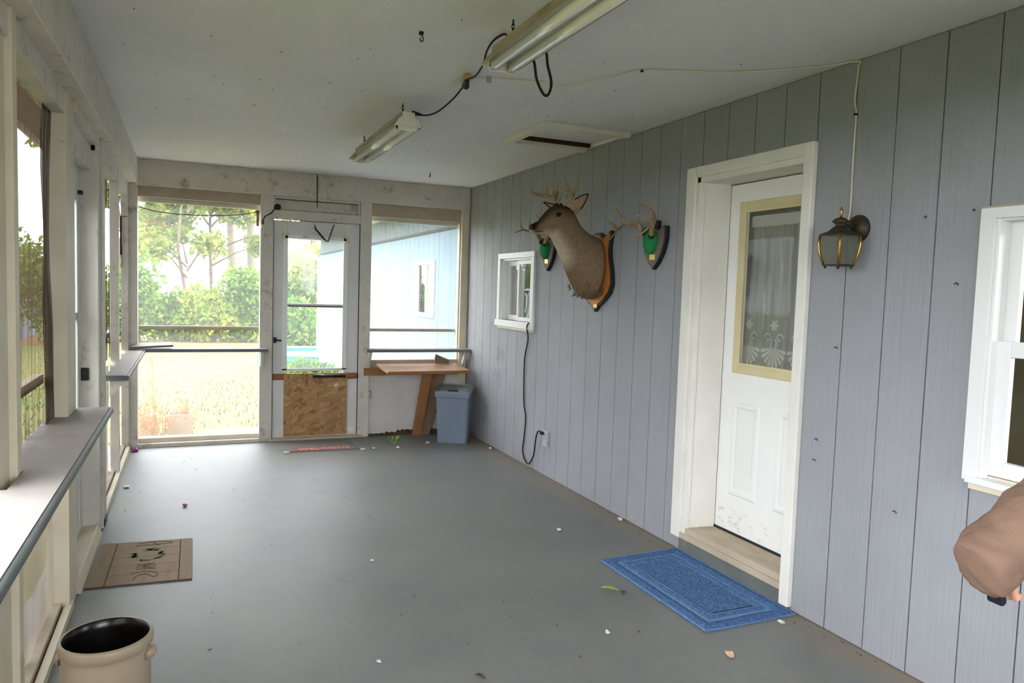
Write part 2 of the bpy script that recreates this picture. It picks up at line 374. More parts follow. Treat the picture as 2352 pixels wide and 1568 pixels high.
# ------------------------------------------------------------------ left wall
LX = -.475
wl = struct(thing('wall_left', None, None, (-.52, 3.5, 0)))
def lbox(name, mat, a, b=.002): return obj(name, G().box(*a), mat, wl, bevel=b)
lbox('head_trim', m_old, (-.555, LX-.003, -2.2, 3.86, 2.13, 2.26)); lbox('head_trim', m_old, (-.555, LX-.003, 4.68, D, 2.15, 2.28))
lbox('head_board', m_old, (-.56, -.46, 3.82, 4.70, 2.18, 2.26))
lbox('door_header', m_old, (-.56, -.50, 3.82, 4.70, 2.045, 2.19))
for y0, y1, x0, x1 in ((2.40, 2.555, -.56, -.488), (2.555, 2.615, -.57, -.468), (3.60, 3.70, -.56, LX), (3.70, 3.84, -.57, LX), (4.68, 4.79, -.56, -.468), (4.79, 4.95, -.55, -.458),
                       (6.03, 6.11, -.53, LX), (6.96, 7.02, -.53, LX), (7.0, D+.1, -.50, -.41), (1.25, 1.35, -.56, LX), (.15, .25, -.56, LX), (-1.0, -.9, -.56, LX)):
    lbox('stud', m_cream if y0 < 4 else m_old, (x0, x1, y0, y1, 0, 2.26))
for y0, y1 in ((-2.2, 3.66), (4.95, 7.0)):
    lbox('bottom_plate', m_raw, (-.56, -.505, y0, y1, 0, .05)); lbox('bottom_trim', m_cream, (-.497, -.467, y0, y1, 0, .035))
lbox('mid_rail', m_raw, (-.60, -.565, 2.6, 3.62, 1.005, 1.045)); lbox('mid_rail', m_raw, (-.60, -.565, 4.95, 7.0, 1.005, 1.045))
def sheet(name, mat, y0, y1, z0, z1, x=-.545, amp=.004, ny=14, nz_=10, parent=None):
    g = G(); vs = []; fs = []
    for i in range(ny+1):
        for j in range(nz_+1):
            y = y0+(y1-y0)*i/ny; z = z0+(z1-z0)*j/nz_
            vs.append((x+amp*mnoise.noise((y*5, z*2.2, x*9)), y, z))
    for i in range(ny):
        for j in range(nz_):
            a = i*(nz_+1)+j; fs.append((a, a+nz_+1, a+nz_+2, a+1))
    g.add(vs, fs); return obj(name, g, mat, parent or wl, smooth=True)
sheet('insect_screen', m_screen_b, 2.615, 3.60, .86, 2.14)
sheet('loose_screen_sheet', m_screen_d, 3.42, 3.60, .86, 2.14, -.53, .02)
sheet('plastic_sheet', m_plastic, 2.615, 3.60, .05, .84, -.54, .012)
for a, b in ((4.95, 6.03), (6.11, 6.96)):
    sheet('insect_screen', m_screen_d, a, b, .87, 2.16); sheet('plastic_sheet', m_plastic, a, b, .05, .84, -.54, .012)
for a, b in ((-2.2, -1.0), (-.9, .15), (.25, 1.25), (1.35, 2.40)):
    sheet('plastic_sheet', m_plastic, a, b, .05, .84, -.54, .012)
obj('post_hinge', G().box(-.458, -.452, 4.80, 4.93, .01, .05), m_iron, wl)

# left storm door
d3 = struct(thing('door_3', None, None, (-.56, 4.26, .06)))
obj('stile', G().box(-.585, -.553, 3.84, 3.95, .06, 2.06), m_storm, d3, .003); obj('stile', G().box(-.585, -.553, 4.57, 4.68, .06, 2.06), m_storm, d3, .003)
obj('rail', G().box(-.585, -.553, 3.95, 4.57, 1.86, 2.06), m_storm, d3); obj('rail', G().box(-.585, -.553, 3.95, 4.57, 1.23, 1.27), m_storm, d3)
obj('kick_panel', G().box(-.58, -.556, 3.95, 4.57, .06, .66), m_storm, d3)
obj('pane', G().box(-.572, -.568, 3.95, 4.57, 1.27, 1.86), m_glass_s, d3); obj('pane', G().box(-.572, -.568, 3.95, 4.57, .66, 1.23), m_glass_s, d3)
g = G().box(-.552, -.545, 4.50, 4.53, .66, 1.86).box(-.552, -.546, 4.48, 4.485, .66, 1.86); obj('glazing_bead', g, m_steel, d3)
obj('threshold', G().hexa([(-.60, 3.80, 0), (-.455, 3.80, 0), (-.455, 4.69, 0), (-.60, 4.69, 0), (-.60, 3.80, .06), (-.475, 3.80, .06), (-.475, 4.69, .06), (-.60, 4.69, .06)]), m_cream, d3, .004)
obj('strike_plate', G().box(-.553, -.515, 4.66, 4.679, .885, .955), m_iron, d3, .003)
obj('latch', G().box(-.55, -.528, 4.652, 4.662, .90, .94), m_black, d3)
obj('door_closer_bracket', G().box(-.553, -.53, 4.58, 4.62, 1.90, 1.92), m_iron, d3)

# ------------------------------------------------------------------ far wall
wf = struct(thing('wall_far', None, None, (1.0, D, 0)))
def fbox(name, mat, a, b=.002): return obj(name, G().box(*a), mat, wf, bevel=b)
fbox('post', m_old, (.582, .692, D-.005, D+.09, 0, 2.255)); fbox('post', m_old, (1.485, 1.592, D-.005, D+.09, 0, 2.255))
fbox('stud', m_cream, (2.508, 2.586, D+.0, D+.09, 0, 2.255)); fbox('stud', m_cream, (2.494, 2.508, D+.03, D+.1, .6, 2.12))
fbox('stud', m_old, (-.425, -.41, D-.01, D+.09, .0, 2.255))
fbox('head_board', m_raw, (-.41, .582, D+.045, D+.09, 2.165, 2.255)); fbox('head_board', m_raw, (1.592, 2.508, D+.045, D+.09, 2.135, 2.255))
fbox('outer_head_board', m_old, (-.41, .60, D+.12, D+.16, 2.125, 2.25)); fbox('outer_head_board', m_old, (1.59, 2.55, D+.12, D+.16, 2.095, 2.25))
fbox('sill_plate', m_cream, (-.41, .60, D+.02, D+.12, 0, .075)); fbox('sill_trim', m_old, (-.45, .585, D-.03, D+.02, 0, .035))
fbox('mid_rail', m_raw, (-.41, .582, D+.10, D+.135, 1.02, 1.056)); fbox('mid_rail', m_raw, (1.592, 2.508, D+.10, D+.135, 1.02, 1.05))
# transom over the door
fbox('transom_panel', m_old, (.692, 1.485, D+.06, D+.075, 2.10, 2.255)); fbox('transom_trim', m_old, (.692, 1.485, D+.02, D+.06, 2.233, 2.255))
fbox('transom_trim', m_old, (.692, .712, D+.02, D+.06, 2.10, 2.233)); fbox('transom_trim', m_old, (1.462, 1.485, D+.02, D+.06, 2.10, 2.233))
fbox('transom_gap', m_gap, (.70, 1.48, D+.0, D+.004, 2.128, 2.1315), 0); fbox('transom_gap', m_gap, (.712, 1.462, D+.056, D+.0605, 2.228, 2.233), 0); fbox('door_gap', m_gap, (.693, .6965, D+.004, D+.02, .02, 2.045), 0); fbox('door_gap', m_gap, (1.4815, 1.485, D+.004, D+.02, .02, 2.045), 0)
fbox('door_stop', m_old, (.93, 1.485, D+.056, D+.075, 2.02, 2.06))
fbox('door_header', m_old, (.692, 1.485, D-.002, D+.06, 2.045, 2.128))
# lower right panel
obj('lower_panel', G().box(1.592, 2.508, D+.015, D+.03, 0, .61), m_panel, wf)
fbox('ledger_board', m_pine, (1.54, 2.5, D-.03, D+.012, .60, .672)); fbox('sill_board', m_raw, (1.60, 2.508, D+.02, D+.06, .665, .745))
g = G(); pr_ = [(1.6, .0)]+[(1.6+.9*k/40, .018+.03*abs(mnoise.noise((k*.43, 1, 2)))+(.02 if k > 12 else 0)) for k in range(41)]+[(2.5, 0)]
g.prism(pr_, D-.0, D+.02, 'y'); obj('dirt_line', g, m_dirt, wf)
sheetg = lambda x0, x1, z0, z1, y: G().add([(x0, y, z0), (x1, y, z0), (x1, y, z1), (x0, y, z1)], [(0, 1, 2, 3)])
obj('insect_screen', sheetg(-.41, .582, .07, 2.14, D+.095), m_screen_c, wf); obj('insect_screen', sheetg(1.592, 2.508, .74, 2.12, D+.095), m_screen_c, wf)
obj('gate_hook', G().tube([(1.593, D-.008, .45), (1.60, D-.012, .44), (1.612, D-.012, .45), (1.612, D-.012, .37)], .003, 6), m_iron, wf)

# far storm door
d1 = struct(thing('door_1', None, None, (1.09, D, .02)))
yd0, yd1 = D+.02, D+.055
for a in ((.696, .82, .02, 2.036), (1.345, 1.482, .02, 2.043)): obj('stile', G().box(a[0], a[1], yd0, yd1, a[2], a[3]), m_storm, d1, .003)
obj('top_rail', G().hexa([(.82, yd0, 1.876), (1.345, yd0, 1.876), (1.345, yd1, 1.876), (.82, yd1, 1.876), (.82, yd0, 2.036), (1.345, yd0, 2.041), (1.345, yd1, 2.041), (.82, yd1, 2.036)]), m_storm, d1, .003); obj('bottom_rail', G().box(.82, 1.345, yd0, yd1, .02, .06), m_storm, d1)
g = G().box(.78, .825, yd0-.008, yd0, .655, 1.91).box(1.332, 1.375, yd0-.008, yd0, .655, 1.91).box(.78, 1.375, yd0-.008, yd0, 1.876, 1.912).box(.78, 1.375, yd0-.008, yd0, .645, .672)
obj('window_frame', g, m_vinyl, d1, .002)
obj('meeting_rail', G().box(.825, 1.335, yd0-.004, yd0+.02, 1.245, 1.278), m_storm, d1, .002); obj('rail_gasket', G().box(.83, 1.33, yd0-.006, yd0-.004, 1.252, 1.26), m_iron, d1)
obj('pane', G().box(.82, 1.34, yd0+.008, yd0+.011, 1.275, 1.88), m_glass_s, d1); obj('pane', G().box(.82, 1.34, yd0+.016, yd0+.019, .67, 1.25), m_glass_s, d1)
for x in (.775, 1.335): obj('corner_bracket', G().prism([(x, 1.925), (x+.055, 1.925), (x+.055, 1.9), (x+.025, 1.9), (x+.025, 1.865), (x, 1.865)] if x < 1 else [(x, 1.925), (x+.05, 1.925), (x+.05, 1.86), (x+.02, 1.86), (x+.02, 1.9), (x, 1.9)], yd0-.013, yd0-.008, 'y'), m_yellow, d1)
obj('frame_clip', G().box(.955, 1.005, yd0-.011, yd0-.008, 1.893, 1.903), m_raw, d1)
kp = obj('chipboard_panel', G().box(.80, 1.385, yd0-.012, yd0-.001, .035, .625), m_osb, d1)
obj('batten', G().box(.70, 1.475, yd0-.0009, yd0+.004, .565, .625), m_pine, d1); obj('batten', G().box(1.38, 1.475, yd0-.02, yd0-.001, .597, .625), m_pine, d1)
g = G().add([(1.255, yd0-.0135, .505), (1.28, yd0-.0135, .485), (1.305, yd0-.0135, .515), (1.28, yd0-.0135, .535)], [(0, 1, 2, 3)]); obj('sticker', g, m_paper, kp)
cl = obj('door_closer', G().tube([(1.10, yd0-.05, .603), (1.36, yd0-.05, .598)], .014, 12), m_black, d1, smooth=True)
obj('closer_rod', G().tube([(1.36, yd0-.05, .598), (1.478, yd0-.05, .597)], .004, 8), m_steel, cl); obj('closer_bracket', G().box(1.06, 1.12, yd0-.06, yd0-.012, .588, .616), m_iron, cl)
obj('closer_bracket', G().box(1.47, 1.48, yd0-.06, yd0-.0, .58, .614), m_iron, cl)
obj('closer_highlight', G().tube([(1.10, yd0-.05, .609), (1.16, yd0-.05, .608)], .011, 10), m_steel, cl)  # short steel tube standing in for the highlight on the closer
h = obj('handle', G().box(.703, .73, yd0-.02, yd0, .912, .963), m_black, d1, .003); obj('lever', G().tube([(.716, yd0-.02, .94), (.72, yd0-.045, .94), (.77, yd0-.045, .935)], .008, 8), m_black, h)
obj('threshold', G().hexa([(.66, D-.035, 0), (1.56, D-.035, 0), (1.56, D+.09, 0), (.66, D+.09, 0), (.66, D-.03, .022), (1.53, D-.03, .022), (1.5, D+.09, .03), (.69, D+.09, .03)]), m_raw, d1, .004)
obj('hinge_plate', G().box(1.40, 1.46, yd0-.003, yd0, .055, .095), m_vinyl, d1)
g = G()
def chain(g, pts, link=.022, r=.0028):
    P = catmull(pts, 30); acc = 0; q = [P[0]]
    for a, b in zip(P, P[1:]):
        acc += (b-a).length
        if acc > link*.72: q.append(b); acc = 0
    for i, (a, b) in enumerate(zip(q, q[1:])):
        d = (b-a).normalized(); s = d.cross(Vector((0, 1, 0)) if i % 2 else Vector((1, 0, .3))); s.normalize(); s *= link*.28
        a2 = a-d*link*.14; b2 = b+d*link*.14
        g.tube([a2-s*.6, a2+s*.6, (a2+b2)/2+s, b2+s*.6, b2-s*.6, (a2+b2)/2-s, a2-s*.6], r, 5, False)
    return g
obj('door_chain', chain(g, [(1.055, D-.02, 2.01), (1.075, D-.025, 1.96), (1.165, D-.03, 1.865), (1.19, D-.03, 1.90), (1.235, D-.02, 2.03)]), m_iron, d1)
obj('chain_spring', G().tube([(1.062, D-.024, 1.975), (1.15, D-.03, 1.875)], .008, 8), m_iron, d1); obj('chain_plate', G().box(1.03, 1.06, yd0-.004, yd0, 1.95, 1.985), m_steel, d1)
def text(name, s, size, mat, parent, origin, xd, yd, ext=.0004, shear=0, sx=1):
    cu = bpy.data.curves.new(name, 'FONT'); cu.body = s; cu.size = size; cu.extrude = ext; cu.shear = shear; cu.resolution_u = 2
    to = bpy.data.objects.new(name+'_curve', cu); col.objects.link(to); dg = bpy.context.evaluated_depsgraph_get()
    me = bpy.data.meshes.new_from_object(to.evaluated_get(dg)); bpy.data.objects.remove(to)
    X, Y = Vector(xd).normalized(), Vector(yd).normalized(); Z = X.cross(Y); O = Vector(origin); base = wpos(parent)
    for v in me.vertices: c = v.co.copy(); v.co = O+X*c.x*sx+Y*c.y+Z*c.z-base
    me.materials.append(mat); o = bpy.data.objects.new(name, me); col.objects.link(o); o.parent = parent; return o
m_ink = M('stamp_ink', '3a2a1c', rough=.9)
for s, x, z, sz in (('NON', .985, .565, .033), ('STRE-U', 1.022, .50, .04), ('1/2 CAT', .965, .295, .026), ('PS', .99, .325, .026)):
    text('stamp', s, sz, m_ink, kp, (x, yd0-.0125, z), (0, 0, 1), (-1, 0, 0))

# ------------------------------------------------------------------ entry door on the right wall
d2 = struct(thing('door_2', None, None, (2.7, 2.95, 0)))
def ebox(name, mat, a, b=.003, p=None): return obj(name, G().box(*a), mat, p or d2, bevel=b)
g = G().prism([(3.455, .08), (3.358, .105), (3.358, 2.108), (2.592, 2.108), (2.592, .025), (2.535, .0), (2.535, 2.172), (3.455, 2.172)], W-.03, W+.02, 'x')
obj('casing', G().box(W-.032, W+.0, 3.372, 3.455, .082, 2.172), m_white, d2, .006); ebox('casing', m_white, (W-.032, W, 2.535, 2.592, .02, 2.172), .006)
ebox('casing', m_white, (W-.032, W, 2.592, 3.372, 2.112, 2.172), .006)
g = G().hexa([(W-.02, 3.340, .11), (2.75, 3.302, .11), (2.75, 3.37, .11), (W-.02, 3.372, .11), (W-.02, 3.340, 2.12), (2.75, 3.302, 2.12), (2.75, 3.37, 2.12), (W-.02, 3.372, 2.12)])
obj('jamb', g, m_white, d2, .002); ebox('jamb', m_white, (W, 2.79, 2.53, 2.578, .11, 2.12)); ebox('jamb', m_white, (W-.02, 2.79, 2.58, 3.37, 2.082, 2.125))
ebox('jamb_stop', m_white, (W-.014, W+.004, 3.326, 3.342, .11, 2.10)); ebox('jamb_stop', m_white, (W-.014, W+.004, 2.59, 3.342, 2.085, 2.10))
g = G()
for q in rect_cut(2.53, 3.302, .165, 2.075, [(2.655, 3.19, 1.07, 1.955)]): g.box(2.752, 2.79, *q)
leaf = obj('door_leaf', g, m_door, d2)
g = G()
for a, b, m_ in ((3.208, 2.64, .055),):
    g.box(2.735, 2.752, 3.156, 3.208, 1.049, 1.975).box(2.735, 2.752, 2.64, 2.692, 1.049, 1.975).box(2.735, 2.752, 2.692, 3.156, 1.923, 1.975).box(2.735, 2.752, 2.692, 3.156, 1.049, 1.10)
obj('glass_moulding', g, m_yellow, leaf, .005)
g = G().box(2.731, 2.736, 3.148, 3.17, 1.09, 1.935).box(2.731, 2.736, 2.68, 2.70, 1.09, 1.935).box(2.731, 2.736, 2.70, 3.148, 1.915, 1.935).box(2.731, 2.736, 2.70, 3.148, 1.09, 1.108)
obj('moulding_bead', g, m_yellow, leaf, .002)
obj('pane', G().box(2.744, 2.748, 2.69, 3.16, 1.09, 1.93), m_glass_d, leaf)
for a, b in ((2.985, 3.202), (2.642, 2.86)):
    g = G()
    for i, (ins, x) in enumerate(((0, 2.7515), (.010, 2.744), (.028, 2.744), (.040, 2.7505))):
        g.v += [(x, a+ins, .370+ins), (x, b-ins, .370+ins), (x, b-ins, .893-ins), (x, a+ins, .893-ins)]
    for i in range(3):
        for k in range(4): g.f.append((i*4+k, i*4+(k+1) % 4, (i+1)*4+(k+1) % 4, (i+1)*4+k)); g.mi.append(0)
    g.box(2.748, 2.752, a+.045, b-.045, .418, .845)
    obj('raised_panel', g, m_door, leaf)
def scuff_mat():
    m, nt, N, L, o = nodes('scuff_marks'); t = N('ShaderNodeBsdfTransparent'); d = N('ShaderNodeBsdfDiffuse'); d.inputs[0].default_value = lin('3a342e'); x = N('ShaderNodeMixShader')
    a = ramp(N, L, nz(N, L, coord(nt, N, L, (1, 3, 11)), 6, 8, .75), [(.5, '000000'), (.72, 'ffffff')]); b = ramp(N, L, nz(N, L, coord(nt, N, L, (1, 1, 1)), 7, 2), [(.45, '000000'), (.65, 'ffffff')])
    mm = N('ShaderNodeMath'); mm.operation = 'MULTIPLY'; L(a, mm.inputs[0]); L(b, mm.inputs[1]); L(mm.outputs[0], x.inputs[0]); L(t.outputs[0], x.inputs[1]); L(d.outputs[0], x.inputs[2]); L(x.outputs[0], o.inputs[0]); return m
m_scuff = scuff_mat()
g = G().add([(2.7512, 2.72, .175), (2.7512, 3.28, .175), (2.7512, 3.28, .30), (2.7512, 2.72, .27)], [(0, 1, 2, 3)]); obj('scuff', g, m_scuff, leaf)
ebox('threshold', m_raw, (W-.015, 2.80, 2.578, 3.36, .115, .150)); ebox('threshold_nosing', m_raw, (W-.03, W+.06, 2.575, 3.41, .085, .118))
g = G()
for k in range(12): g.box(W+.065+.011*k, W+.070+.011*k, 2.58, 3.33, .150, .153)
obj('threshold_ridge', g, m_raw, d2); ebox('door_sweep', m_gap, (2.745, 2.79, 2.54, 3.31, .15, .166), 0)
m_step = M('grey_concrete', '5f625f', '6d706c', 6, .9, .4, 30, '8a7a60', 7, .64, .8)
ebox('step_riser', m_step, (W-.012, W+.02, 2.545, 3.40, 0, .088), .003)
# sheer curtain
lc = thing('lace_curtain', 'white sheer lace curtain hanging behind the glass of the entry door', 'curtain', (2.80, 2.92, 1.1))
g = G(); vs = []; fs = []; ny = 70
for i in range(ny+1):
    y = 2.665+.50*i/ny
    for j, z in enumerate((1.085, 1.22, 1.5, 1.8, 1.90)):
        vs.append((2.806+.010*math.sin(i*.78)*(1 if j < 4 else .4)+.006*math.sin(i*.33+j), y, z))
for i in range(ny):
    for j in range(4): a = i*5+j; fs.append((a, a+5, a+6, a+1))
g.add(vs, fs); obj('sheer_panel', g, m_lace, lc, smooth=True)
g = G()
def ribbon(g, pts, w, x):
    for (a, b) in zip(pts, pts[1:]):
        d = Vector((b[0]-a[0], b[1]-a[1])); n = Vector((-d.y, d.x)).normalized()*w/2
        g.add([(x, a[0]+n.x, a[1]+n.y), (x, a[0]-n.x, a[1]-n.y), (x, b[0]-n.x, b[1]-n.y), (x, b[0]+n.x, b[1]+n.y)], [(0, 1, 2, 3)])
for yc in (3.15, 2.96, 2.77):
    for k in range(9):
        t = R(-80+20*k); g.add([(2.79, yc, 1.20), (2.79, yc+.085*math.sin(t-.12), 1.20-.095*math.cos(t-.12)), (2.79, yc+.095*math.sin(t), 1.20-.105*math.cos(t)), (2.79, yc+.085*math.sin(t+.12), 1.20-.095*math.cos(t+.12))], [(0, 1, 2, 3)])
    for s in (-1, 1):
        ribbon(g, [(yc+s*(.04+.026*math.cos(t)*(1-t/9)), 1.255+.026*math.sin(t)*(1-t/9)) for t in [k*.5 for k in range(12)]], .008, 2.79)
        ribbon(g, [(yc+s*.015, 1.20), (yc+s*.02, 1.23), (yc+s*.01, 1.25)], .008, 2.79)
    for k in range(6):
        t = k*R(60); g.add([(2.79, yc, 1.32), (2.79, yc+.02*math.cos(t-.5), 1.32+.02*math.sin(t-.5)), (2.79, yc+.036*math.cos(t), 1.32+.036*math.sin(t)), (2.79, yc+.02*math.cos(t+.5), 1.32+.02*math.sin(t+.5))], [(0, 1, 2, 3)])
obj('lace_motif', g, m_lace_d, lc)
obj('curtain_hem', G().box(2.787, 2.789, 2.665, 3.165, 1.84, 1.90), m_lace_d, lc)

# ------------------------------------------------------------------ windows in the right wall
w1 = struct(thing('window_1', None, None, (W, 5.84, 1.13)))
def wbox(p, name, mat, a, b=.002): return obj(name, G().box(*a), mat, p, bevel=b)
wbox(w1, 'head_casing', m_vinyl, (W-.022, W+.02, 5.455, 6.225, 1.742, 1.79)); wbox(w1, 'side_casing', m_vinyl, (W-.022, W+.02, 5.455, 5.515, 1.145, 1.742))
wbox(w1, 'side_casing', m_vinyl, (W-.022, W+.02, 6.172, 6.225, 1.195, 1.742)); wbox(w1, 'sill', m_vinyl, (W-.035, W+.06, 5.51, 6.235, 1.145, 1.20)); wbox(w1, 'sill_drip', m_cream, (W-.02, W+.01, 5.455, 6.21, 1.122, 1.145))
wbox(w1, 'jamb', m_vinyl, (W+.0, W+.14, 6.15, 6.19, 1.19, 1.75)); wbox(w1, 'jamb', m_vinyl, (W, W+.14, 5.50, 5.53, 1.19, 1.75)); wbox(w1, 'jamb', m_vinyl, (W, W+.14, 5.5, 6.19, 1.725, 1.77)); wbox(w1, 'jamb', m_vinyl, (W, W+.14, 5.5, 6.19, 1.17, 1.20))
def sash(p, x, y0, y1, z0, z1, w, pane=m_glass, wb=None):
    wb = wb or w; g = G().box(x, x+.025, y0, y0+w, z0, z1).box(x, x+.025, y1-w, y1, z0, z1).box(x, x+.025, y0+w, y1-w, z1-w, z1).box(x, x+.025, y0+w, y1-w, z0, z0+wb)
    s = obj('sash', g, m_vinyl, p, .002); obj('pane', G().box(x+.010, x+.013, y0+w, y1-w, z0+wb, z1-w), pane, s); return s
sash(w1, W+.022, 5.53, 5.875, 1.20, 1.725, .035); sash(w1, W+.05, 5.83, 6.15, 1.20, 1.725, .045)
wbox(w1, 'pane_channel', m_lid, (W+.016, W+.022, 5.53, 5.545, 1.22, 1.70))
refl = thing('window_reflection', 'white and pale blue curved shape standing in for a reflection in the small window', 'ornament', (2.66, 5.67, 1.21))  # pale solid shapes built in place of a bright reflection in the pane
m_pale = M('pale_blue_panel', '9fb2c8', '8fa3ba', 6, .5)
obj('backing', G().prism([(5.535, 1.205), (5.80, 1.205), (5.80, 1.42), (5.70, 1.47), (5.66, 1.45), (5.60, 1.47), (5.535, 1.46)], 2.664, 2.672, 'x'), m_pale, refl)
g = G()
for pts in ([(5.80, 1.205), (5.74, 1.235), (5.69, 1.29), (5.675, 1.36), (5.67, 1.455)], [(5.535, 1.25), (5.59, 1.28), (5.635, 1.33), (5.66, 1.40), (5.665, 1.455)], [(5.67, 1.455), (5.72, 1.475), (5.80, 1.47)], [(5.665, 1.455), (5.60, 1.475), (5.535, 1.48)], [(5.80, 1.225), (5.69, 1.225), (5.535, 1.225)], [(5.79, 1.28), (5.76, 1.33), (5.755, 1.41), (5.79, 1.44)]):
    g.tube([(2.657, a, b) for a, b in [(q.x, q.y) for q in catmull([(x, y, 0) for x, y in pts], 5)]], .010, 6)
obj('curved_strip', g, m_vinyl, refl, smooth=True)

w2 = struct(thing('window_2', None, None, (W, 1.27, .81)))
wbox(w2, 'side_casing', m_vinyl, (W-.024, W+.02, 1.695, 1.75, .83, 1.80)); wbox(w2, 'side_casing', m_vinyl, (W-.024, W+.02, .79, .845, .83, 1.80)); wbox(w2, 'head_casing', m_vinyl, (W-.024, W+.02, .845, 1.695, 1.762, 1.80))
wbox(w2, 'sill', m_vinyl, (W-.03, W+.08, .79, 1.735, .822, .845)); wbox(w2, 'sill_drip', m_cream, (W-.022, W+.01, .80, 1.725, .80, .822)); wbox(w2, 'head_cap', m_raw, (W-.026, W, .79, 1.75, 1.80, 1.806))
wbox(w2, 'jamb', m_vinyl, (W, W+.13, 1.69, 1.74, .83, 1.79)); wbox(w2, 'jamb', m_vinyl, (W, W+.13, .8, .85, .83, 1.79)); wbox(w2, 'jamb', m_vinyl, (W, W+.13, .85, 1.69, 1.755, 1.79)); wbox(w2, 'track', m_cream, (W+.02, W+.13, .85, 1.69, .83, .852))
sash(w2, W+.02, .85, 1.69, .855, 1.335, .055, wb=.055); sash(w2, W+.055, .85, 1.69, 1.285, 1.757, .045)
wbox(w2, 'track_strip', m_vinyl, (W-.014, W+.02, 1.683, 1.695, .845, 1.762))

# ------------------------------------------------------------------ house wing beyond the porch
hw = thing('house_wing', 'pale blue sided house wall running on past the far end of the porch', 'house', (W, 11.6, -.12))
wh = [(8.16, 8.91, 1.135, 1.775), (12.2, 12.9, .3, 1.78)]
g = G()
for q in rect_cut(7.12, 16.2, -.6, 2.6, wh): g.box(W+.012, W+.15, *q)
obj('backing_wall', g, m_gap, hw)
siding(hw, 7.12, 16.2, -.6, 2.105, wh, m_wing); siding(hw, 7.12, 16.3, 2.13, 2.6, [], m_wing_top, W-.012)
obj('trim_ledge', G().box(W-.03, W+.012, 7.12, 16.3, 2.102, 2.132), M('grimy_ledge', '3a3c3a', '4c4f4c', 12, .9, .5, 30), hw)
obj('corner_board', G().box(W-.02, W+.15, 16.17, 16.28, -.6, 2.1), m_fasc, hw)
obj('soffit', G().box(1.95, W, 7.62, 16.5, 2.42, 2.46), m_fasc, hw); obj('fascia', G().box(1.91, 1.95, 7.62, 16.5, 2.34, 2.52), m_fasc, hw)
obj('roof', G().hexa([(1.88, 7.62, 2.50), (6.5, 7.62, 3.6), (6.5, 16.6, 3.6), (1.88, 16.6, 2.50), (1.88, 7.62, 2.56), (6.5, 7.62, 3.66), (6.5, 16.6, 3.66), (1.88, 16.6, 2.56)]), m_gap, hw)
obj('end_wall', G().box(W+.012, 7, 16.18, 16.28, -.6, 3.2), m_wing, hw)
obj('gutter_elbow', G().tube([(1.93, 16.4, 2.4), (1.95, 16.38, 2.24), (2.55, 16.32, 2.02), (2.56, 16.3, 1.8), (2.56, 16.3, -.1)], .045, 8), m_fasc, hw)
wwn = obj('window', G().box(W-.02, W+.02, 8.15, 8.92, 1.74, 1.79).box(W-.02, W+.02, 8.15, 8.92, 1.115, 1.165).box(W-.02, W+.02, 8.15, 8.21, 1.165, 1.74).box(W-.02, W+.02, 8.86, 8.92, 1.165, 1.74).box(W, W+.02, 8.50, 8.55, 1.165, 1.74), m_vinyl, hw, .002)
obj('pane', G().box(W+.012, W+.015, 8.21, 8.50, 1.165, 1.74), m_glass, wwn); obj('pane', G().box(W+.012, W+.015, 8.55, 8.86, 1.165, 1.74), m_glass, wwn)
obj('inner_shade', G().box(W+.10, W+.11, 8.1, 8.95, 1.1, 1.8), m_room, wwn)
ww2 = obj('window', G().box(W-.02, W+.02, 12.2, 12.26, .3, 1.78).box(W-.02, W+.02, 12.84, 12.9, .3, 1.78).box(W-.02, W+.02, 12.2, 12.9, 1.72, 1.78).box(W-.02, W+.02, 12.2, 12.9, .3, .36), m_vinyl, hw)
obj('pane', G().box(W+.012, W+.015, 12.26, 12.84, .36, 1.72), m_glass, ww2); obj('inner_shade', G().box(W+.05, W+.06, 12.2, 12.9, .3, 1.78), m_wing, ww2)

# ------------------------------------------------------------------ garden
def gz(y): return -.12-.33*max(0, min(1, (y-9)/7))
g = G(); ys = [-50, 0, 9, 16, 40, 90]
for y in ys: g.v += [(-60, y, gz(y)), (60, y, gz(y))]
g.f = [(2*k, 2*k+1, 2*k+3, 2*k+2) for k in range(5)]; g.mi = [0]*5
g.box(-60, 60, -50, 90, -1.0, -.6)
o = obj('ground', g, m_ground); struct(o)
obj('leaf_litter_bed', G().box(-12, 9, 23.9, 30, -.46, -.435), m_soil, o)
obj('concrete_apron', G().box(.12, 2.59, 7.2, 8.25, -.2, -.09), m_concrete, o)
def leaves(n, blobs, size, seed, hollow=.0):
    r = np.random.RandomState(seed); w = np.array([b[3]*b[4]*b[5] for b in blobs]); idx = r.choice(len(blobs), n, p=w/w.sum())
    B = np.array(blobs)[idx]; d = r.normal(size=(n, 3)); d /= np.linalg.norm(d, axis=1)[:, None]
    rad = (hollow+(1-hollow)*r.rand(n)**.5)[:, None]
    wob = 1+.25*np.sin(d[:, :1]*7+idx[:, None])*np.cos(d[:, 2:]*6+idx[:, None]*2)
    c = B[:, :3]+d*rad*B[:, 3:6]*wob
    a = r.normal(size=(n, 3)); a /= np.linalg.norm(a, axis=1)[:, None]; b = np.cross(a, r.normal(size=(n, 3))); b /= np.linalg.norm(b, axis=1)[:, None]
    s = size*(.6+.8*r.rand(n, 1)); V = np.stack([c-a*s, c+b*s*.5, c+a*s, c-b*s*.5], 1).reshape(-1, 3)
    tint = np.repeat(np.clip(.2+.55*r.rand(n), 0, 1), 4); return V, tint, c
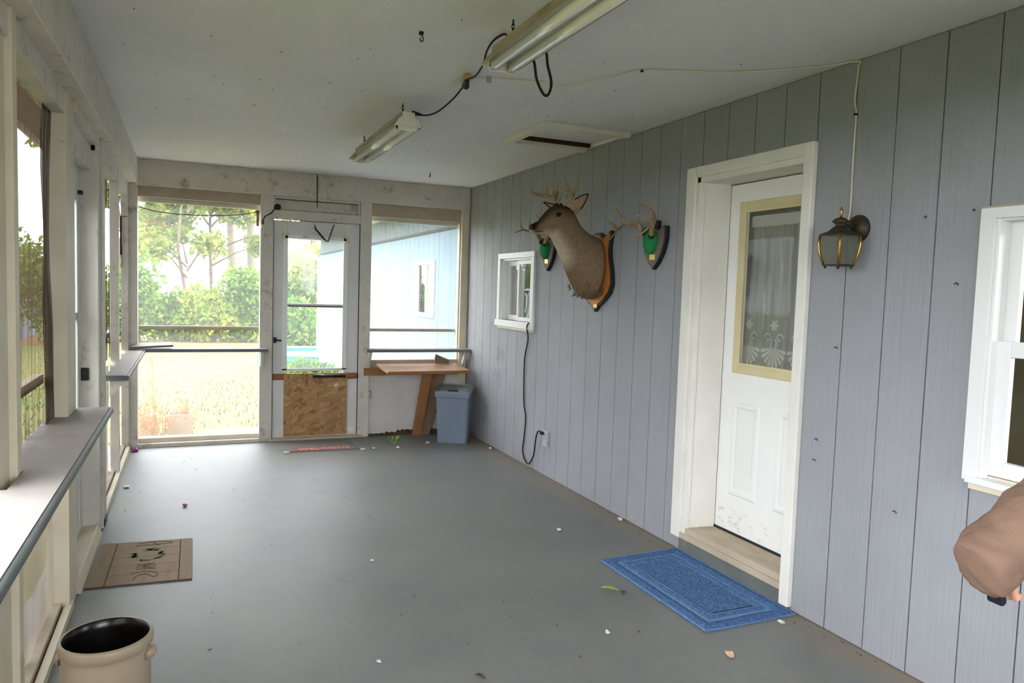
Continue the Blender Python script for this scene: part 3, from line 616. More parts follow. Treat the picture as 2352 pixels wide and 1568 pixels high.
def foliage(name, n, blobs, size, mat, seed, parent, hollow=0):
    V, tint, c = leaves(n, blobs, size, seed, hollow); V = V-np.array(wpos(parent)); V[:, 2] = np.maximum(V[:, 2], .02)
    me = bpy.data.meshes.new(name); me.from_pydata(V.tolist(), [], np.arange(len(V)).reshape(-1, 4).tolist()); me.materials.append(mat)
    at = me.attributes.new('tint', 'FLOAT', 'POINT'); at.data.foreach_set('value', tint.astype(np.float32))
    o = bpy.data.objects.new(name, me); col.objects.link(o); o.parent = parent; o['kind'] = 'stuff'; return o
def shrub(name, label, x, y, rx, ry, h, n, mat, seed, size=.085, group=None, cat='shrub', z0=0):
    GZ = gz(y)
    t = thing(name, label, cat, (x, y, GZ), group); r = random.Random(seed); bl = []
    for k in range(7):
        bl.append((x+r.uniform(-.6, .6)*rx, y+r.uniform(-.5, .5)*ry, GZ+h*r.uniform(.2, .72), rx*r.uniform(.4, .7), ry*r.uniform(.4, .7), h*r.uniform(.22, .36)))
    bl.append((x, y, GZ+h*.42, rx*.75, ry*.7, h*.42))
    foliage('foliage', n, bl, size, mat, seed, t, .35)
    g = G()
    for k in range(5):
        a = r.uniform(0, 6.28); g.tube([(x+.1*math.cos(a), y+.1*math.sin(a), GZ), (x+.3*rx*math.cos(a), y+.3*ry*math.sin(a), GZ+h*.4), (x+.5*rx*math.cos(a+.3), y+.5*ry*math.sin(a+.3), GZ+h*.75)], [.04, .028, .01], 6)
    obj('stem', g, m_bark_d, t); return t
for i, (x, y, rx, h, n, mt, lab) in enumerate((
    (-3.4, 24.5, 1.5, 3.3, 5500, m_leafA, 'tall dark green bush behind the left screened studs, beyond the lawn'),
    (-1.55, 25, 1.05, 2.75, 5500, m_leafA, 'tall green bush at the left edge of the open doorway gap'),
    (-.45, 25.4, 1.0, 2.0, 4500, m_leafA, 'low green bush under the gap of white sky'),
    (.65, 25, 1.05, 1.95, 4500, m_leafB, 'low yellow-green bush in the middle of the open gap'),
    (1.75, 25, 1.1, 2.75, 6000, m_leafA, 'rounded green bush left of the storm door post'),
    (3.3, 25.5, 1.2, 3.1, 6000, m_leafB, 'yellowing bush seen through the upper storm door pane'),
    (2.75, 21.5, .9, 1.75, 3500, m_leafA, 'small green bush behind the pool, seen through the lower storm door pane'),
    (-5.8, 22, 1.8, 3.4, 5000, m_leafA, 'green bush seen through the near brown screen'),
    (-7.5, 17, 1.9, 3.2, 5000, m_leafA, 'green bush nearest the porch outside the near brown screen'),
    (5.2, 24, 1.8, 3.6, 4000, m_leafA, 'green bush hidden mostly behind the house wing'))):
    shrub('garden_shrub', lab, x, y, rx, .9, h, n, mt, 100+i)
for i, y in enumerate((-7, -4, -1, 2, 5, 8.2)): shrub('garden_shrub', 'unseen hedge shrub added to block ground light left of the porch, '+('first from the back', 'second from the back', 'third from the back', 'fourth from the back', 'second from its far end', 'at its far end')[i], -6.3, y, 1.2, 1.9, 2.1, 4200, m_leafD, 150+i, .10)  # out-of-view shrubs added to cut the light bounced off the lawn
for i, x in enumerate((-3.6, -.6, 2.4)): shrub('garden_shrub', 'unseen hedge shrub added to block ground light behind the porch, '+('first', 'middle', 'last')[i]+' from the left', x, -8.5, 2.0, 1.1, 1.9, 3500, m_leafD, 170+i, .10)  # also unseen, added to hold back ground light at the open end
shrub('low_shrub', 'low leafy shrub in front of the blue pool by the house corner', 2.02, 13.4, .5, .5, .55, 1800, m_leafA, 140, .04)
def tree(name, label, x, y, h, r, mat, seed, n, base=.45, bark=m_bark_d, cr=2.4, size=.12):
    GZ = gz(y)
    t = thing(name, label, 'tree', (x, y, GZ)); q = random.Random(seed)
    g = G(); pts = [(x+q.uniform(-.15, .15)*k, y, GZ+h*k/5) for k in range(6)]; g.tube(pts, [r, r*.9, r*.8, r*.65, r*.45, r*.2], 10); obj('trunk', g, bark, t, smooth=True)
    bl = []; gb = G()
    for k in range(11):
        a = q.uniform(0, 6.28); z = GZ+h*q.uniform(base, 1); rr = cr*q.uniform(.3, 1); e = Vector((x+rr*math.cos(a), y+rr*.7*math.sin(a), z)); st = Vector((x, y, max(GZ+h*.2, z-h*.13)))
        gb.tube([st, st.lerp(e, .5)+Vector((0, 0, .1)), e], [.05, .03, .01], 5); s = q.uniform(.4, .8)*cr*.62
        bl.append((*e, s, s*.8, s*.75))
    obj('branch', gb, bark, t)['kind'] = 'stuff'; foliage('foliage', n, bl, size, mat, seed, t, .1)
for i, a in enumerate((
    ('sparse tall tree with thin leaves above the left bush', -2.4, 31, 9, .12, m_leafC, 8500, .25, m_bark_d, 2.2),
    ('slim leaning tree with a dark stem against the white sky', -.1, 29, 7.5, .07, m_leafC, 4200, .3, m_bark_d, 1.6),
    ('pale trunked tree, the left of the pair beside the door post', 1.6, 34, 13, .19, m_leafC, 3800, .42, m_bark, 2.6),
    ('pale thick trunked tree nearest the storm door post', 2.38, 34.5, 14, .23, m_leafC, 3800, .45, m_bark, 2.6),
    ('yellow leaved tree with dark trunk behind the house corner', 4.0, 27, 8.5, .16, m_leafB, 5500, .2, m_bark_d, 2.0),
    ('broad sparse tree with small yellow green leaves in the middle of the open gap', .7, 31, 7.2, .08, m_leafC, 8000, .34, m_bark_d, 2.5),
    ('tall tree far left outside the screened wall', -11, 31, 10, .18, m_leafC, 5000, .2, m_bark_d, 3),
    ('broad green tree outside the near screen', -9.5, 20, 9, .2, m_leafA, 5500, .15, m_bark_d, 3))):
    tree('tree', a[0], a[1], a[2], a[3], a[4], a[5], 200+i, a[6], a[7], a[8], a[9])
# tufts of grass
r = np.random.RandomState(5); n = 9000
px = r.uniform(-9, 2.5, n); py = 7.6+15*r.rand(n)**1.6; s = .03+.05*r.rand(n); an = r.uniform(0, 6.28, n)
keep = ~((px > .05) & (py < 8.3)) & ~((np.abs(px-2.6) < 1.4) & (py > 16) & (py < 19)); px, py, s, an = px[keep], py[keep], s[keep], an[keep]; n = len(px)
ca, sa = np.cos(an)*.008, np.sin(an)*.008; lx, ly = r.normal(0, .025, n), r.normal(0, .025, n); z = -.12-.33*np.clip((py-9)/7, 0, 1)
V = np.stack([np.stack([px-ca, py-sa, z], 1), np.stack([px+ca, py+sa, z], 1), np.stack([px+lx, py+ly, z+s], 1)], 1).reshape(-1, 3)
me = bpy.data.meshes.new('grass_tufts'); me.from_pydata(V.tolist(), [], np.arange(3*n).reshape(-1, 3).tolist()); me.materials.append(m_grass)
o = bpy.data.objects.new('grass_tufts', me); col.objects.link(o); tag(o, 'short pale grass growing over the lawn outside', 'grass', kind='stuff')
GZ = -.12
# dry stems and planter boxes
def stems(name, label, x0, x1, y0, y1, n, h, seed, group=None):
    q = random.Random(seed); t = thing(name, label, 'plant', ((x0+x1)/2, (y0+y1)/2, GZ)); g = G()
    for k in range(n):
        x, y = q.uniform(x0, x1), q.uniform(y0, y1); hh = h*q.uniform(.5, 1.1); dx, dy = q.gauss(0, .06), q.gauss(0, .06)
        g.tube([(x, y, GZ), (x+dx*.4, y+dy*.4, GZ+hh*.6), (x+dx, y+dy, GZ+hh)], [.004, .003, .0015], 4)
        for j in range(4):
            zz = q.uniform(.4, 1); g.tube([(x+dx*zz, y+dy*zz, GZ+hh*zz), (x+dx*zz+q.gauss(0, .04), y+dy*zz+q.gauss(0, .04), GZ+hh*zz+.03)], .003, 4)
    o = obj('stem', g, m_dry, t); o['kind'] = 'stuff'
stems('dry_weed', 'dry brown weeds standing just outside the far left corner post', -.55, -.22, 7.45, 7.9, 55, .42, 1); stems('dry_flower', 'dry brown stems growing out of the weathered planter box', -.16, .0, 8.0, 8.15, 26, .38, 2)
stems('tall_dry_weed', 'one tall thin dry weed stalk standing on the lawn near the corner', -.45, -.35, 8.6, 8.8, 5, .85, 3)
def planter(label, x0, x1, y0, y1, h):
    t = thing('planter_box', label, 'planter', ((x0+x1)/2, (y0+y1)/2, GZ)); z1 = GZ+h
    for a in ((x0, x1, y0, y0+.02), (x0, x1, y1-.02, y1), (x0, x0+.02, y0+.02, y1-.02), (x1-.02, x1, y0+.02, y1-.02)): obj('side_board', G().box(*a, GZ, z1), m_planter, t, .002)
    obj('soil', G().box(x0+.02, x1-.02, y0+.02, y1-.02, GZ, z1-.03), m_soil, t)
planter('weathered wooden planter box outside the far opening, right one', -.20, .02, 7.98, 8.2, .24); planter('weathered wooden planter box outside by the corner post', -.52, -.3, 7.98, 8.2, .24)
# pool
GZ = -.45; pc_ = (2.62, 17.75, GZ)
pl = thing('swimming_pool', 'round above ground pool with blue wall and white rail beyond the house corner', 'pool', pc_)
obj('pool_wall', G().lathe(pc_, [(1.20, 0), (1.20, .33), (1.18, .33), (1.18, .26), (.01, .26)], 48, cap=False), m_blue, pl)
obj('pool_rail', G().lathe(pc_, [(1.15, .33), (1.24, .33), (1.24, .365), (1.15, .365), (1.15, .33)], 48, cap=False), m_poolw, pl)
# pale shed glimpsed through the near screen
sh = thing('garden_shed', 'pale shed with a sloping white roof seen through the near brown screen', 'shed', (-6.0, 26, GZ))
obj('wall', G().box(-7.6, -4.6, 26, 29, GZ, 2.3), m_wing, sh); obj('roof', G().hexa([(-8, 25.6, 3.2), (-4.2, 25.6, 2.2), (-4.2, 29.3, 2.2), (-8, 29.3, 3.2), (-8, 25.6, 3.35), (-4.2, 25.6, 2.35), (-4.2, 29.3, 2.35), (-8, 29.3, 3.35)]), m_fasc, sh)
obj('door', G().box(-6.4, -5.5, 25.95, 26, GZ, 1.8), m_old, sh)

# ------------------------------------------------------------------ shelves
def nosed(name, mat, x0, x1, y0, y1, z0, z1, b=.012): return obj(name, G().box(x0, x1, y0, y1, z0, z1), mat, None, bevel=b)
def shelf_thing(name, label, loc): return thing(name, label, 'shelf', loc)
s = shelf_thing('shelf', 'long worn grey painted shelf along the near left wall', (-.4, 2.3, .86))
g = G()
for q in rect_cut(-1.2, 3.85, -.55, -.34, [(2.395, 2.62, -.56, -.465), (3.595, 3.85, -.56, -.472), (1.24, 1.36, -.56, -.47), (.14, .26, -.56, -.47), (-1.01, -.89, -.56, -.47)]): g.box(q[2], q[3], q[0], q[1], .822, .86)
obj('shelf_board', g, m_shelf, s); obj('front_edge', G().tube([(-.342, -1.2, .841), (-.342, 3.85, .841)], .017, 10), m_shelf_edge, s, smooth=True)
s = shelf_thing('shelf', 'worn grey painted shelf on the left wall beyond the side door', (-.41, 6.0, .86))
obj('shelf_board', G().box(-.478, -.362, 5.10, 7.0, .826, .86).box(-.362, -.345, 5.10, 7.0, .83, .857), [m_shelf], s, .006); obj('end_cap', G().box(-.478, -.347, 5.096, 5.101, .826, .857), m_shelf_edge, s)
obj('bracket', G().prism([(-.455, .826), (-.36, .826), (-.455, .72)], 5.13, 5.15, 'y'), m_old, s); obj('bracket', G().prism([(-.476, .826), (-.37, .826), (-.476, .72)], 6.03, 6.05, 'y'), m_old, s)
s = shelf_thing('shelf', 'narrow grey shelf board across the open gap left of the storm door', (.1, 6.98, .87))
obj('shelf_board', G().box(-.41, .645, 6.905, 7.044, .842, .87), [m_shelf], s, .004); obj('front_edge', G().box(-.345, .645, 6.9, 6.906, .842, .868), m_shelf_edge, s)
obj('bracket', G().prism([(7.043, .842), (6.93, .842), (6.98, .71), (7.0, .70), (7.043, .70)], .585, .61, 'x'), m_old, s, .003)
s = shelf_thing('shelf', 'narrow grey shelf board across the right opening above the folding table', (2.06, 6.98, .86))
obj('shelf_board', G().box(1.535, 2.588, 6.905, 7.044, .834, .862), [m_shelf], s, .004); obj('front_edge', G().box(1.535, 2.588, 6.9, 6.906, .834, .86), m_shelf_edge, s)
for x in (1.562, 2.53): obj('bracket', G().hexa([(x, 6.92, .834), (x+.03, 6.92, .834), (x+.03, 6.95, .834), (x, 6.95, .834), (x, 7.02, .67), (x+.03, 7.02, .67), (x+.03, 7.044, .69), (x, 7.044, .69)][4:]+[(x, 6.92, .834), (x+.03, 6.92, .834), (x+.03, 6.955, .834), (x, 6.955, .834)]), m_old, s, .002)
o = obj('loose_plank', G().hexa([(-.45, 6.91, .871), (-.13, 6.925, .886), (-.155, 7.04, .903), (-.452, 7.04, .89), (-.45, 6.91, .889), (-.13, 6.925, .904), (-.155, 7.04, .921), (-.452, 7.04, .908)]), [m_shelf_edge, m_shelf], bevel=.002)
o.data.polygons[1].material_index = 1
tag(o, 'short dark edged plank lying on the corner where the two left shelves meet', 'plank')

# ------------------------------------------------------------------ folding table, leaning boards, bin
t = thing('folding_table', 'reddish brown laminate flap table under the right opening', 'table', (2.06, 6.9, .66))
obj('table_top', G().hexa([(1.690, 6.70, .650), (2.50, 6.70, .655), (2.47, 7.018, .690), (1.65, 7.018, .690), (1.690, 6.70, .672), (2.50, 6.70, .677), (2.47, 7.018, .712), (1.65, 7.018, .712)]), [m_ply], t, .002)
obj('edge_band', G().hexa([(1.690, 6.697, .640), (2.50, 6.697, .645), (2.50, 6.70, .645), (1.690, 6.70, .640), (1.690, 6.697, .668), (2.50, 6.697, .673), (2.50, 6.70, .673), (1.690, 6.70, .668)]), m_pine, t)
obj('prop_leg', G().hexa([(2.015, 6.965, 0), (2.10, 6.965, 0), (2.10, 6.99, 0), (2.015, 6.99, 0), (2.10, 6.92, .662), (2.205, 6.92, .662), (2.205, 6.945, .662), (2.10, 6.945, .662)]), m_pine, t, .002)
o = obj('leaning_board', G().hexa([(2.105, 6.995, 0), (2.20, 6.995, .0), (2.20, 7.015, 0), (2.105, 7.015, .0), (2.225, 7.021, .74), (2.41, 7.021, .70), (2.41, 7.043, .70), (2.225, 7.043, .745)][:4]+[(2.255, 7.02, .805), (2.40, 7.02, .745), (2.40, 7.042, .745), (2.255, 7.042, .805)]), m_flap, bevel=.002)
tag(o, 'brown board leaning on the wall behind the flap table, pointed top above it', 'board')
def binm():
    a = R(-30); ux, uy = Vector((math.cos(a), math.sin(a), 0)), Vector((-math.sin(a), math.cos(a), 0)); c0 = Vector((2.335, 6.64, 0))
    def ring(w, d, z, r=.03, off=0):
        out = []
        for sx, sy, t0 in ((1, -1, -90), (1, 1, 0), (-1, 1, 90), (-1, -1, 180)):
            for k in range(4):
                t = R(t0+30*k); q_ = sy*(d/2-r)+r*math.sin(t)+off; out.append(c0+ux*(sx*(w/2-r)+r*math.cos(t))+uy*q_+Vector((0, 0, z+(.17*q_ if z > .4 else 0))))
        return out
    t = thing('trash_bin', 'grey blue plastic waste bin with swing lid in the far right corner', 'bin', (2.335, 6.64, 0))
    w, d = .285, .225
    obj('body', G().rings([ring(w, d, 0), ring(w*1.01, d*1.01, .01), ring(w*1.12, d*1.18, .455), ring(w*1.12, d*1.18, .455), ring(w*1.20, d*1.27, .462), ring(w*1.21, d*1.28, .497), ring(w*1.17, d*1.22, .502)]), m_bin, t, smooth=False)
    obj('lid_frame', G().rings([ring(w*1.17, d*1.22, .498), ring(w*1.15, d*1.2, .512), ring(w*1.10, d*1.14, .514), ring(w*1.08, d*1.12, .502)], False), m_bin, t)
    obj('swing_lid', G().rings([ring(w*1.08, d*1.12, .500), ring(w*1.06, d*1.10, .506), ring(w*.9, d*.9, .512)]), m_lid, t)
    p = c0-uy*d*.54+Vector((0, 0, .487)); obj('lid_catch', G().hexa([p-ux*.045, p+ux*.045, p+ux*.045+uy*.03, p-ux*.045+uy*.03]+[q+Vector((0, 0, .02)) for q in (p-ux*.045, p+ux*.045, p+ux*.045+uy*.03, p-ux*.045+uy*.03)]), m_black, t)
binm()

# ------------------------------------------------------------------ mats and rug
def rug():
    P = [Vector(p) for p in ((2.06, 3.385, 0), (2.575, 3.405, 0), (2.568, 2.494, 0), (2.063, 2.494, 0))]
    def ins(t): c = sum(P, Vector())/4; out = []
    def q(u, v, z): return P[0].lerp(P[1], u).lerp(P[3].lerp(P[2], u), v)+Vector((0, 0, z))
    def frame(u0, u1, h0, h1, n=46):
        # ring between inset u0 and u1 (metres) with a bumpy pile top
        g = G(); L_, S_ = .90, .51; rr = []
        for i, ins_ in enumerate(np.linspace(u0, u1, 4)):
            ring = []
            for side in range(4):
                for k in range(n):
                    t = k/n; a, b = ins_/S_, ins_/L_
                    x, y = [(a+(1-2*a)*t, b), (1-a, b+(1-2*b)*t), (1-a-(1-2*a)*t, 1-b), (a, 1-b-(1-2*b)*t)][side]
                    z = (h1 if 0 < i < 3 else h0); p = q(x, y, z); p.z += .0025*mnoise.noise(p*70)*(1 if i % 3 else 0); ring.append(p)
            rr.append(ring)
        return g.rings(rr, False)
    t = thing('bath_rug', 'blue rectangular tufted rug on the floor before the entry door', 'rug', (2.32, 2.95, 0))
    obj('backing', G().hexa([q(0, 0, 0), q(1, 0, 0), q(1, 1, 0), q(0, 1, 0), q(0, 0, .006), q(1, 0, .006), q(1, 1, .006), q(0, 1, .006)]), m_rug2, t)
    obj('border', frame(.002, .062, .006, .017), m_rug1, t, smooth=True); obj('band', frame(.062, .088, .008, .0115), m_rug2, t, smooth=True)
    obj('border', frame(.088, .112, .008, .016), m_rug1, t, smooth=True); obj('band', frame(.112, .13, .008, .011), m_rug2, t, smooth=True)
    g = G(); nu, nv = 40, 90; a, b = .13/.51, .13/.90
    for i in range(nu+1):
        for j in range(nv+1):
            p = q(a+(1-2*a)*i/nu, b+(1-2*b)*j/nv, .013); p.z += .004*mnoise.noise(p*85)+.002*mnoise.noise(p*15); g.v.append(tuple(p))
    for i in range(nu):
        for j in range(nv): k = i*(nv+1)+j; g.f.append((k, k+1, k+nv+2, k+nv+1)); g.mi.append(0)
    obj('centre_pile', g, m_rug3, t, smooth=True)
    g = G(); g.tube([q(0, 0, .006), q(1, 0, .006), q(1, 1, .006), q(0, 1, .006), q(0, 0, .006)], .006, 6); obj('binding', g, m_rug2, t)
rug()
m_mat = M('printed_wood_mat', '8f7d6b', '9d8b78', 4, .95, .2, 120, '75675a', 4, .55, .8, (3, .4, 1)); m_matl = M('mat_print_dark', '5a5047', rough=.95); m_matg = M('mat_print_green', '66705a', '7d806a', 60, .95)
t = thing('door_mat', 'brown plank printed doormat lying by the side door at left', 'mat', (-.21, 4.14, 0))
Pm = [Vector((-.452, 3.852, 0)), Vector((.012, 3.82, 0)), Vector((.015, 4.436, 0)), Vector((-.44, 4.475, 0))]
def mq(u, v, z=0): return Pm[0].lerp(Pm[1], u).lerp(Pm[3].lerp(Pm[2], u), v)+Vector((0, 0, z))
obj('mat_base', G().hexa([mq(0, 0), mq(1, 0), mq(1, 1), mq(0, 1), mq(0, 0, .006), mq(1, 0, .006), mq(1, 1, .006), mq(0, 1, .006)]), m_matl, t)
bands = [(0, .17)]+[(.18, .865)]+[(.875, 1)]
for k in range(5): obj('plank_print', G().hexa([mq(a, b, z) for z in (.006, .0085) for a, b in ((.183, k*.2+.004), (.863, k*.2+.004), (.863, k*.2+.196), (.183, k*.2+.196))]), m_mat, t)
for a, b in ((0, .172), (.874, 1)): obj('plank_print', G().hexa([mq(a_, b_, z) for z in (.006, .0085) for a_, b_ in ((a+.002, .003), (b-.002, .003), (b-.002, .997), (a+.002, .997))]), m_mat, t)
g = G()
def stroke(pts, w=.012):
    P = [mq(u, v, .0092) for u, v in pts]
    g.tube(catmull(P, 4), .0022, 5)
g = G(); stroke([(.40, .93), (.52, .96), (.68, .955), (.78, .92)]); stroke([(.38, .87), (.45, .885), (.58, .88), (.66, .89), (.78, .90)]); stroke([(.55, .97), (.60, .90), (.64, .87)])
obj('letter', g, m_matl, t)['kind'] = 'stuff'; g = G(); stroke([(.44, .40), (.62, .41)]); stroke([(.44, .35), (.64, .35)]); stroke([(.44, .30), (.64, .29)]); stroke([(.62, .41), (.50, .35), (.64, .29)])
obj('letter', g, m_matl, t)['kind'] = 'stuff'; g = G(); stroke([(.40, .22), (.55, .24), (.64, .20), (.66, .13), (.62, .11), (.56, .17), (.50, .17), (.45, .13), (.44, .06)])
obj('letter', g, m_matl, t)
g = G()
for k in range(70):
    a = rnd.uniform(0, 6.28); u, v = .53+.15*math.cos(a)*rnd.uniform(.8, 1.15), .63+.14*math.sin(a)*rnd.uniform(.8, 1.15); p = mq(u, v, .0089); dx, dy = rnd.gauss(0, .012), rnd.gauss(0, .012)
    g.add([p+Vector((-dx, -dy, 0)), p+Vector((dy*.4, -dx*.4, 0)), p+Vector((dx, dy, 0)), p+Vector((-dy*.4, dx*.4, 0))], [(0, 1, 2, 3)])
obj('wreath_print', g, m_matg, t)
t = thing('welcome_mat', 'worn dark mat with a red welcome band before the storm door', 'mat', (1.1, 6.67, 0))
m_wm = M('worn_mat', '6d6866', '7b7673', 8, .95, .2, 80, '9b958d', 16, .64, .75); m_wr = M('mat_red', 'a4504a', 'b5665e', 12, .95, patch='8a6c66', psc=14, plo=.5, phi=.7); m_wt = M('mat_letter', 'cfa79a', rough=.95)
obj('mat_base', G().hexa([(.798, 6.525, 0), (1.40, 6.505, 0), (1.385, 6.84, 0), (.775, 6.86, 0), (.798, 6.525, .008), (1.40, 6.505, .008), (1.385, 6.84, .008), (.775, 6.86, .008)]), m_wm, t, .002)
obj('red_band', G().hexa([(.855, 6.545, .008), (1.33, 6.53, .008), (1.325, 6.635, .008), (.85, 6.65, .008), (.855, 6.545, .009), (1.33, 6.53, .009), (1.325, 6.635, .009), (.85, 6.65, .009)]), m_wr, t)
text('lettering', 'WELCOME', .095, m_wt, t, (.875, 6.56, .0094), (1, -.03, 0), (.03, 1, 0), .0003, 0, .98)

# ------------------------------------------------------------------ crock
t = thing('stoneware_crock', 'large tan stoneware crock with dark inside, standing at the near left', 'crock', (-.24, 2.57, 0)); c = (-.24, 2.57, 0)
obj('body', G().lathe(c, [(.112, 0), (.122, .008), (.125, .05), (.127, .27), (.125, .285), (.128, .292), (.134, .300), (.135, .322), (.131, .330), (.124, .331)], 48, cap=False), m_crock, t, smooth=True)
obj('glaze_inside', G().lathe(c, [(.124, .331), (.119, .326), (.115, .30), (.113, .03), (.001, .02)], 48, cap=False), m_crock_in, t, smooth=True)
for s in (-1, 1):
    a = R(170 if s < 0 else -12); d = Vector((math.cos(a), math.sin(a), 0)); n = Vector((-d.y, d.x, 0)); p = Vector(c)+d*.126+Vector((0, 0, .268)); g = G()
    g.rings([[p+n*(x*.04)+d*(.022*math.cos(th)*(1-abs(x)**2.2)+.0)+Vector((0, 0, .020*math.sin(th)*(1-.6*x*x))) for th in [k*math.pi/4 for k in range(8)]] for x in np.linspace(-1, 1, 9)]); obj('lug_handle', g, m_crock, t, smooth=True)

# ------------------------------------------------------------------ ceiling: shop lights, cords, hatch
def shop_light(label, xc, y0, y1, tilt=0):
    t = thing('shop_light', label, 'light', (xc, (y0+y1)/2, 2.325), 'hanging two tube shop lights')
    z = 2.325
    def prof(pts, ya, yb, th=.0018):
        g = G()
        for (a, b) in zip(pts, pts[1:]): g.add([(xc+a[0], ya, z+a[1]), (xc+b[0], ya, z+b[1]), (xc+b[0], yb, z+b[1]), (xc+a[0], yb, z+a[1])], [(0, 1, 2, 3)])
        return g
    inner = [(-.075, 0), (-.052, .030), (-.022, .038), (0, .024), (.022, .038), (.052, .030), (.075, 0)]
    outer = [(-.078, -.003), (-.077, .002), (-.05, .036), (-.035, .044), (-.035, .072), (.035, .072), (.035, .044), (.05, .036), (.077, .002), (.078, -.003)]
    obj('reflector', prof(inner, y0, y1), m_chrome, t); obj('housing', prof(outer, y0, y1), m_fix_out, t)
    for y, s in ((y0, -1), (y1, 1)):
        g = G().prism([(xc-.075, z-.004), (xc+.075, z-.004), (xc+.052, z+.034), (xc+.034, z+.046), (xc+.034, z+.07), (xc-.034, z+.07), (xc-.034, z+.046), (xc-.052, z+.034)], y, y+s*.006, 'y'); e = obj('end_plate', g, m_chrome, t)
        g = G().prism([(xc-.052, z-.024), (xc+.052, z-.024), (xc+.055, z+.012), (xc-.055, z+.012)], y-s*.006, y-s*.022, 'y'); obj('lamp_holder', g, m_chrome, t, .004)
    for x in (-.038, .038):
        tu = obj('lamp_tube', G().tube([(xc+x, y0+.03, z-.006), (xc+x, y1-.03, z-.006)], .019, 16), m_tube, t, smooth=True)
        for y in (y0+.03, y1-.045): obj('tube_cap', G().tube([(xc+x, y, z-.006), (xc+x, y+.015, z-.006)], .0195, 12), m_steel, tu)
    for y in (y0+.12, y1-.12): obj('hook_chain', chain(G(), [(xc, y, HC-.014), (xc, y, (HC+z+.07)/2), (xc, y, z+.072)], .02, .0018), m_iron, t)
    return t
shop_light('white two tube shop light nearest the camera, cut by the top frame edge', 1.105, 1.50, 2.72)
shop_light('white two tube shop light farther away, near the middle of the ceiling', 1.072, 3.92, 5.14)
def cord(name, label, pts, r, mat, n=8, cat='cord'):
    return tag(obj(name, G().tube(catmull(pts, n), r, 8), mat, smooth=True), label, cat)
t = thing('extension_plug', 'beige extension cord outlet with black plugs on the ceiling', 'plug', (1.225, 3.40, HC))
obj('socket_block', G().hexa([(1.185, 3.36, HC-.03), (1.215, 3.345, HC-.03), (1.245, 3.47, HC-.03), (1.215, 3.485, HC-.03), (1.185, 3.36, HC-.002), (1.215, 3.345, HC-.002), (1.245, 3.47, HC-.002), (1.215, 3.485, HC-.002)][:8]), m_beige_plug, t, .006)
obj('plug_head', G().tube([(1.20, 3.36, HC-.03), (1.215, 3.42, HC-.045)], [.010, .018], 10), m_black, t); obj('plug_head', G().tube([(1.235, 3.50, HC-.02), (1.225, 3.46, HC-.02)], .013, 10), m_black, t)
obj('cord_tag', G().box(1.285, 3.345, 3.33, 3.37, HC-.03, HC-.029) if False else G().box(1.29, 1.315, 3.34, 3.342, HC-.035, HC-.003), M('pale_blue_tag', '8fa0aa', rough=.6), t)
cord('light_cord', 'black cord sagging from the ceiling outlet to the farther shop light', [(1.235, 3.50, HC-.02), (1.22, 3.62, HC-.06), (1.19, 3.76, HC-.095), (1.16, 3.86, HC-.10), (1.12, 3.93, HC-.085), (1.09, 3.90, HC-.08), (1.14, 3.91, HC-.09), (1.10, 3.93, HC-.09)], .0045, m_cordm)
cord('light_cord', 'black cord running from the ceiling outlet to the nearer shop light', [(1.20, 3.36, HC-.03), (1.19, 3.22, HC-.05), (1.16, 3.05, HC-.05), (1.13, 2.93, HC-.03), (1.125, 2.84, HC-.012), (1.14, 2.76, HC-.01), (1.12, 2.68, HC-.06), (1.11, 2.60, HC-.085)], .0045, m_cordm)
cord('cord_loop', 'black cord loop hanging down beside the nearer shop light', [(1.145, 2.58, HC-.08), (1.185, 2.58, 2.325), (1.205, 2.59, 2.26), (1.24, 2.60, 2.213), (1.262, 2.60, 2.215), (1.272, 2.60, 2.26), (1.254, 2.60, 2.322), (1.225, 2.57, 2.37), (1.145, 2.54, HC-.08)], .0055, m_cordm)
t = cord('ceiling_cable', 'thin white cable stapled across the ceiling and down to the lantern', [(1.24, 3.372, HC-.012), (1.38, 3.35, HC-.006), (1.554, 3.303, HC-.006), (1.65, 3.28, HC-.02), (1.711, 3.20, HC-.02), (1.80, 3.03, HC-.012), (1.875, 2.902, HC-.005), (2.05, 2.82, HC-.005), (2.273, 2.700, HC-.006), (2.506, 2.480, HC-.006), (2.580, 2.345, HC-.008), (2.5845, 2.339, 2.44), (2.5845, 2.347, 2.31), (2.5845, 2.336, 2.25), (2.5845, 2.337, 2.09), (2.5845, 2.335, 1.86), (2.565, 2.325, 1.80)], .0035, m_cable)
for p in ((1.875, 2.902, HC-.008), (2.5845, 2.337, 2.25)): obj('staple', G().box(p[0]-.006, p[0]+.006, p[1]-.006, p[1]+.006, p[2]-.005, p[2]+.003), m_iron, t)
ah = thing('attic_hatch', 'white framed attic hatch in the ceiling beside the siding', 'hatch', (2.26, 4.35, HC))
z0, z1 = HC-.03, HC+.0
for a in ((1.935, 2.55, 4.04, 4.10), (1.935, 1.99, 4.10, 4.61), (1.935, 2.55, 4.61, 4.67)): obj('frame_strip', G().box(*a, z0, z1), m_white, ah, .003)
obj('hatch_panel', G().hexa([(1.985, 4.095, HC+.004), (2.575, 4.095, HC+.004), (2.575, 4.575, HC+.022), (1.985, 4.575, HC+.022), (1.985, 4.095, HC+.016), (2.575, 4.095, HC+.016), (2.575, 4.575, HC+.034), (1.985, 4.575, HC+.034)]), m_ceil, ah)
obj('gap_edge', G().box(1.99, 2.575, 4.604, 4.61, HC-.0, HC+.08), M('dark_gap_edge', '4a3020', rough=.9), ah)
g = G().tube([(.846, 2.927, HC), (.846, 2.927, HC-.012)], .010, 8).tube([(.846, 2.927, HC-.012), (.855, 2.927, HC-.022), (.853, 2.927, HC-.036), (.842, 2.927, HC-.036), (.842, 2.927, HC-.024)], .0025, 6)
